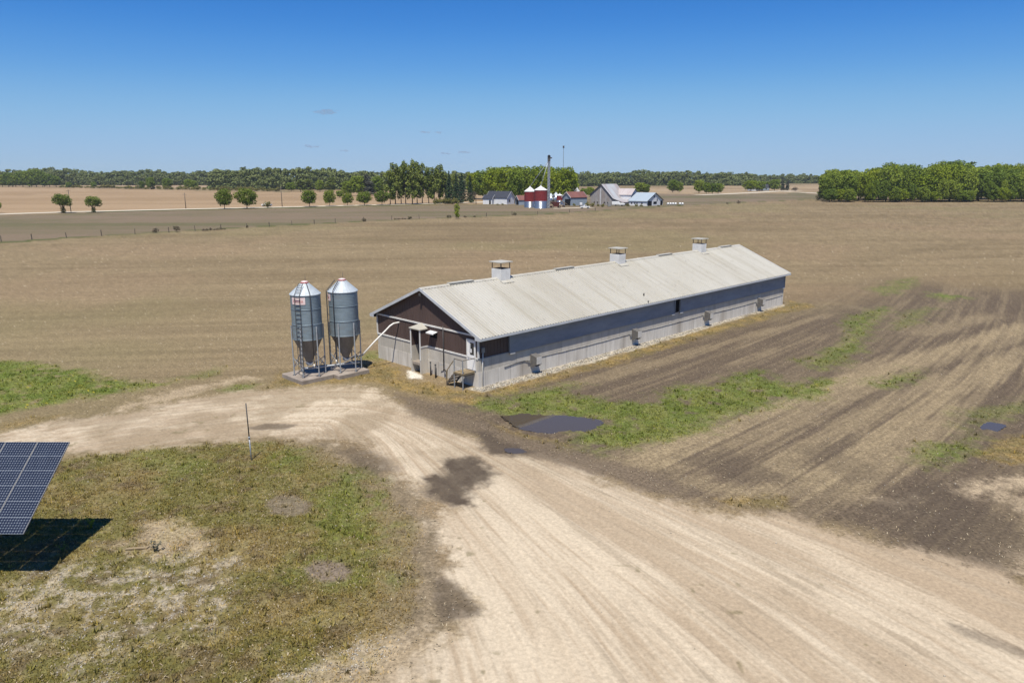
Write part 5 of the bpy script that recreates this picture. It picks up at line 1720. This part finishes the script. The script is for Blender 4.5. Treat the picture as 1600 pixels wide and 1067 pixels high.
for k, (px, py, pt, wd) in enumerate(((898, 322, 317, 7), (926, 323.5, 316, 8), (935, 322.6, 318, 6), (941, 323.6, 317, 8), (981, 322.6, 318, 7), (994, 323, 318.5, 6), (1003, 323, 319, 7), (1030, 323, 320, 7), (1060, 321.5, 319, 8), (786, 320.4, 317.5, 6), (778, 320.4, 318, 6), (918, 324.4, 313.5, 9))):
    plant('greenbush', 'yard_shrub', px, py, pt, wd, 'low green shrub growing around the farm buildings', 'shrub', 'yard shrubs around the farm buildings')
# far mast and far house
x, y = (880 - 800) / 1165 * 640, 640
hm = hgt(228, y)
rm = empty('radio_mast', (x, y, 0), 0, 'thin lone mast rising above the maples behind the farm', 'mast')
MB().tube([(0, 0, -.3), (0, 0, hm)], .22, 6, .16).build('mast_tube', MAT['darksteel'], rm)
MB().tube([(0, 0, hm - 1.8), (0, 0, hm)], .75, 10).build('head', MAT['darksteel'], rm)
building('farmhouse', 'tiny white house under trees beside the far lane', 'house', 1180, 298.6, 20, -3.4, 3.4, [(0, 3.4), (3, 5.8), (6, 3.4)], 'wall_white', 'roof_dark', (('window', 'long', -2, -.8, 1, 2.2, 'glass'), ('window', 'long', .8, 2, 1, 2.2, 'glass')))
building('farmhouse', 'tiny grey house right of the white one beside the far lane', 'house', 1197, 298.3, 10, -3, 3, [(0, 3.2), (3, 5.4), (6, 3.2)], 'wall_blue', 'roof_dark', (('window', 'long', -.6, .6, 1, 2.2, 'glass'),))


# ------------------------------------------------------------------ grass tufts, stones, straw
def scatter():
    rng = np.random.default_rng(11)
    # candidates, thinning with distance
    n = 900000
    r = 15 + 70 * rng.uniform(0, 1, n) ** 1.25
    a = rng.uniform(-.80, .80, n)
    x = np.sin(a) * r; y = np.cos(a) * r
    col, z, mk = ground_eval(x, y)
    inb = np.abs(x - (BA[0])) < 1e9
    u = (x - BA[0]) * Q + (y - BA[1]) * Q; v = -(x - BA[0]) * Q + (y - BA[1]) * Q
    free = ~((u > -.05) & (u < BL + .05) & (v > -.05) & (v < BW + .05)) & ~((u > -8.15) & (u < -3) & (v > 8.3) & (v < 11.8))
    for P in (P_PUDDLE, P_PUDDLE2, P_PUDDLE3):
        free &= sdist(x, y, P) < .02
    clump = fbm(x * 1.6, y * 1.6, 301, 4, .6)
    sets = []
    pg = np.clip(mk['green'], 0, 1) ** 1.8 * (.16 + .34 * sst(clump, .40, .66)) * free
    pl = mk['lawn'] * (1 - .7 * mk['stone']) * (.30 + .45 * sst(clump, .40, .66)) * free * (1 - mk['green'] * .5)
    po_ = mk['ochre'] * (.12 + .3 * (clump > .5)) * free * .7
    R1 = rng.uniform(0, 1, n)
    V = []; Cc = []
    pw = (mk['green'] * .007 + mk['lawn'] * .0028 + mk['ochre'] * .003) * free
    for p, hh, wd, tint, k in ((pw, .19, .03, np.array([1.6, 1.6, 1.15]), 9), (pg, .075, .022, np.array([1.55, 1.55, 1.1]), 4), (pl, .065, .022, np.array([1.6, 1.5, 1.15]), 3), (po_, .065, .02, np.array([1.5, 1.45, 1.2]), 3)):
        sel = np.nonzero(R1 < p)[0]
        R1 = rng.uniform(0, 1, n)
        sel = sel[:90000]
        m = len(sel)
        for j in range(k):
            t = rng.uniform(0, 2 * PI, m); ln = rng.uniform(.2, .9, m) * hh; h = hh * rng.uniform(.45, 1.35, m)
            bx, by = x[sel] + rng.normal(0, .05, m), y[sel] + rng.normal(0, .05, m)
            w_ = wd * rng.uniform(.6, 1.5, m)
            ct, st = np.cos(t), np.sin(t)
            b = z[sel] - .01
            V.append(np.stack([np.stack([bx - st * w_, by + ct * w_, b], 1), np.stack([bx + st * w_, by - ct * w_, b], 1), np.stack([bx + ct * ln, by + st * ln, b + h], 1)], 1))
            c = col[sel] * tint[None, :] * rng.uniform(.6, 1.42, (m, 1))
            yel = (rng.uniform(0, 1, m) < .14)
            c[yel] = c[yel] * np.array([1.18, 1.08, .88])
            Cc.append(np.repeat(c[:, None, :], 3, 1))
    V = np.concatenate(V).reshape(-1, 3); Cc = np.concatenate(Cc).reshape(-1, 3)
    m_, t_, b_ = nodes('grass_blades')
    at_ = t_.nodes.new('ShaderNodeAttribute'); at_.attribute_name = 'col'
    t_.links.new(at_.outputs['Color'], b_.inputs['Base Color']); b_.inputs['Roughness'].default_value = .8; b_.inputs['Specular IOR Level'].default_value = .15
    tr = t_.nodes.new('ShaderNodeBsdfTranslucent'); t_.links.new(at_.outputs['Color'], tr.inputs[0])
    mx = t_.nodes.new('ShaderNodeMixShader'); mx.inputs[0].default_value = .3
    t_.links.new(b_.outputs[0], mx.inputs[1]); t_.links.new(tr.outputs[0], mx.inputs[2]); t_.links.new(mx.outputs[0], t_.nodes['Material Output'].inputs[0])
    me = np_mesh('grass', V, np.arange(len(V)).reshape(-1, 3), m_, n=3)
    at2 = me.color_attributes.new('col', 'FLOAT_COLOR', 'POINT')
    at2.data.foreach_set('color', np.concatenate([Cc, np.ones((len(Cc), 1))], 1).astype(np.float32).ravel())
    tag(link('grass', me), 'tufts of green, olive and straw-coloured grass on lawn and verges', 'grass', None, 'stuff')

    # stones
    ps = mk['stone'] * .20 * (fbm(x * 2.6, y * 2.6, 141, 4, .7) > .47) + mk['soil'] * .0012 + mk['lawn'] * .003 + mk['road'] * .0003 + .002 * (r > 20) * (1 - mk['road'])
    sd = sdist(x, y, P_GRAVEL)
    ps = np.maximum(ps, (sd > .12) * .5) * free
    sel = np.nonzero(rng.uniform(0, 1, n) < ps)[0]
    m = len(sel)
    sz = np.where(sd[sel] > 0, .065, .029) * rng.uniform(.4, 1.4, m)
    o6 = np.array([(1, 0, 0), (0, 1, 0), (-1, 0, 0), (0, -1, 0), (0, 0, 1), (0, 0, -1)], float)
    pts = o6[None] * rng.uniform(.6, 1.3, (m, 6, 1)) * sz[:, None, None]
    t = rng.uniform(0, 2 * PI, m); c_, s_ = np.cos(t)[:, None], np.sin(t)[:, None]
    px = pts[..., 0] * c_ - pts[..., 1] * s_; py = pts[..., 0] * s_ + pts[..., 1] * c_
    V = np.stack([px + x[sel][:, None], py + y[sel][:, None], pts[..., 2] * .7 + z[sel][:, None] + sz[:, None] * .3], -1)
    f = np.array([(0, 1, 4), (1, 2, 4), (2, 3, 4), (3, 0, 4), (1, 0, 5), (2, 1, 5), (3, 2, 5), (0, 3, 5)])
    F = (np.arange(m) * 6)[:, None, None] + f[None]
    me = np_mesh('stones', V.reshape(-1, 3), F.reshape(-1, 3), leafmat('pale_stone', [(.20, .175, .14), (.33, .30, .245), (.48, .45, .39)], 0, 0), n=3)
    tag(link('stones', me), 'pale stones and gravel along the barn wall and in the lawn', 'stones', None, 'stuff')

    # straw and husks lying on the tilled soil
    pq = (mk['soil'] * .013 * (.5 + .8 * (clump > .5)) * sst(r, 18, 40) + (1 - mk['road']) * (1 - mk['lawn']) * (1 - mk['green']) * .03 + mk['lawn'] * .05) * free
    sel = np.nonzero(rng.uniform(0, 1, n) < pq)[0]
    m = len(sel)
    t = rng.uniform(0, 2 * PI, m); l = rng.uniform(.015, .055, m); w_ = rng.uniform(.006, .016, m)
    ct, st = np.cos(t), np.sin(t)
    X, Y_, Z = x[sel], y[sel], z[sel] + .02
    V = np.stack([np.stack([X - ct * l - st * w_, Y_ - st * l + ct * w_, Z], 1), np.stack([X - ct * l + st * w_, Y_ - st * l - ct * w_, Z], 1),
                  np.stack([X + ct * l + st * w_, Y_ + st * l - ct * w_, Z + .03], 1), np.stack([X + ct * l - st * w_, Y_ + st * l + ct * w_, Z + .03], 1)], 1).reshape(-1, 3)
    me = np_mesh('straw', V, quads_of(V), leafmat('straw', [(.20, .15, .085), (.32, .255, .16), (.46, .39, .27)], .1, 0))
    tag(link('straw', me), 'dry straw and husks strewn on the tilled soil', 'straw', None, 'stuff')


scatter()

# small things on the lawn
x, y = g(215, 858)
bd_ = MB().prism([(-.42, -.06, 0), (.38, -.10, 0), (.42, .07, 0), (.1, .05, 0), (-.40, .02, 0)], (0, 0, .03)).build('board', MAT['wood'])
bd_.location = (x, y, .05); bd_.rotation_euler = (.04, 0, .15)
tag(bd_, 'broken pale board lying on the lawn by the bare mound', 'board')


def weed(px, py, h, n, label, mat, seed):
    rnd = random.Random(seed)
    x, y = g(px, py)
    m = MB()
    for i in range(n):
        t = rnd.uniform(0, 2 * PI); e = rnd.uniform(.1, .5) * h
        p = Vector((rnd.uniform(-.05, .05), rnd.uniform(-.05, .05), -.05)); q = Vector((math.cos(t) * e, math.sin(t) * e, h * rnd.uniform(.6, 1)))
        m.tube([p, p.lerp(q, .5) + Vector((0, 0, .1 * h)), q], .012, 4, .006)
        for j in range(5):
            f = rnd.uniform(.35, 1.0); c = p.lerp(q, f); d = Vector((rnd.uniform(-1, 1), rnd.uniform(-1, 1), rnd.uniform(0, .6))).normalized() * .10
            s_ = d.cross(Vector((0, 0, 1))).normalized() * .03
            m.add([c, c + d * .5 + s_, c + d, c + d * .5 - s_], [(0, 1, 2, 3)])
    o = m.build('weed', mat)
    o.location = (x, y, 0)
    tag(o, label, 'weed')


weed(243, 862, .5, 6, 'dark dry weed standing on the pale bare mound of the lawn', LEAF['cedar'], 1)
weed(143, 824, .55, 8, 'pale leafy weed at the edge of the solar array shadow', LEAF['bright'], 2)
weed(98, 862, .4, 5, 'small weed inside the solar array shadow', LEAF['poplar'], 3)

# ------------------------------------------------------------------ clouds, small and far
cm_ = bpy.data.materials.new('thin_cloud'); cm_.use_nodes = True
ct_ = cm_.node_tree
ct_.nodes.remove(ct_.nodes['Principled BSDF'])
pv = ct_.nodes.new('ShaderNodeVolumePrincipled')
pv.inputs['Color'].default_value = (.50, .55, .66, 1); pv.inputs['Density'].default_value = .009
ct_.links.new(pv.outputs[0], ct_.nodes['Material Output'].inputs['Volume'])
for k, (px, py, wpx, hpx, lab) in enumerate(((508, 175, 34, 8, 'largest and highest of the small grey cloud wisps'), (664, 206.5, 17, 3, 'thin cloud wisp above the tall poplars, left of a pair'), (685, 207, 10, 3.5, 'shorter cloud wisp above the poplars, right of a pair'),
                                            (487, 229, 20, 4, 'low faint cloud wisp above the left far wood'), (539, 235.5, 10, 3, 'tiny cloud wisp right of the low faint one'), (696, 240, 18, 2.5, 'flat faint cloud wisp just above the maples'), (725, 238.5, 20, 3.5, 'flat cloud wisp right of the faint one above the maples'))):
    Yc = 3600.0
    x = (px - 800) / (FPX * CP - (py - 533.5) * SP) * Yc; z = hgt(py, Yc)
    rnd = random.Random(k)
    bm = bmesh.new()
    mp_ = Yc / 1165
    for i in range(9):
        f = i / 8 - .5
        env = max(.25, 1 - (2 * f) ** 2)
        mtx = Matrix.Translation((f * wpx * mp_, rnd.uniform(-40, 40), rnd.uniform(-.25, .25) * hpx * mp_)) @ Matrix.Diagonal((wpx * mp_ * .16, 60 * env, hpx * mp_ * .42 * env, 1))
        bmesh.ops.create_icosphere(bm, subdivisions=2, radius=1, matrix=mtx)
    me = bpy.data.meshes.new('cloud'); bm.to_mesh(me); bm.free()
    me.materials.append(cm_)
    o = link('cloud', me); o.location = (x, Yc, z)
    tag(o, lab, 'cloud', 'small cloud wisps')

# ------------------------------------------------------------------ haze
hz = MB().box(-2900, 2900, -2900, 2900, -1.5, 46)
hm_ = bpy.data.materials.new('haze_air'); hm_.use_nodes = True
ht = hm_.node_tree
ht.nodes.remove(ht.nodes['Principled BSDF'])
hv = ht.nodes.new('ShaderNodeVolumePrincipled')
hv.inputs['Color'].default_value = (.80, .90, 1.0, 1)
hv.inputs['Density'].default_value = .00008
hv.inputs['Anisotropy'].default_value = 0.0
ht.links.new(hv.outputs[0], ht.nodes['Material Output'].inputs['Volume'])
ho_ = hz.build('haze', hm_)
tag(ho_, 'thin pale haze in the air over the far fields', 'haze', None, 'stuff')
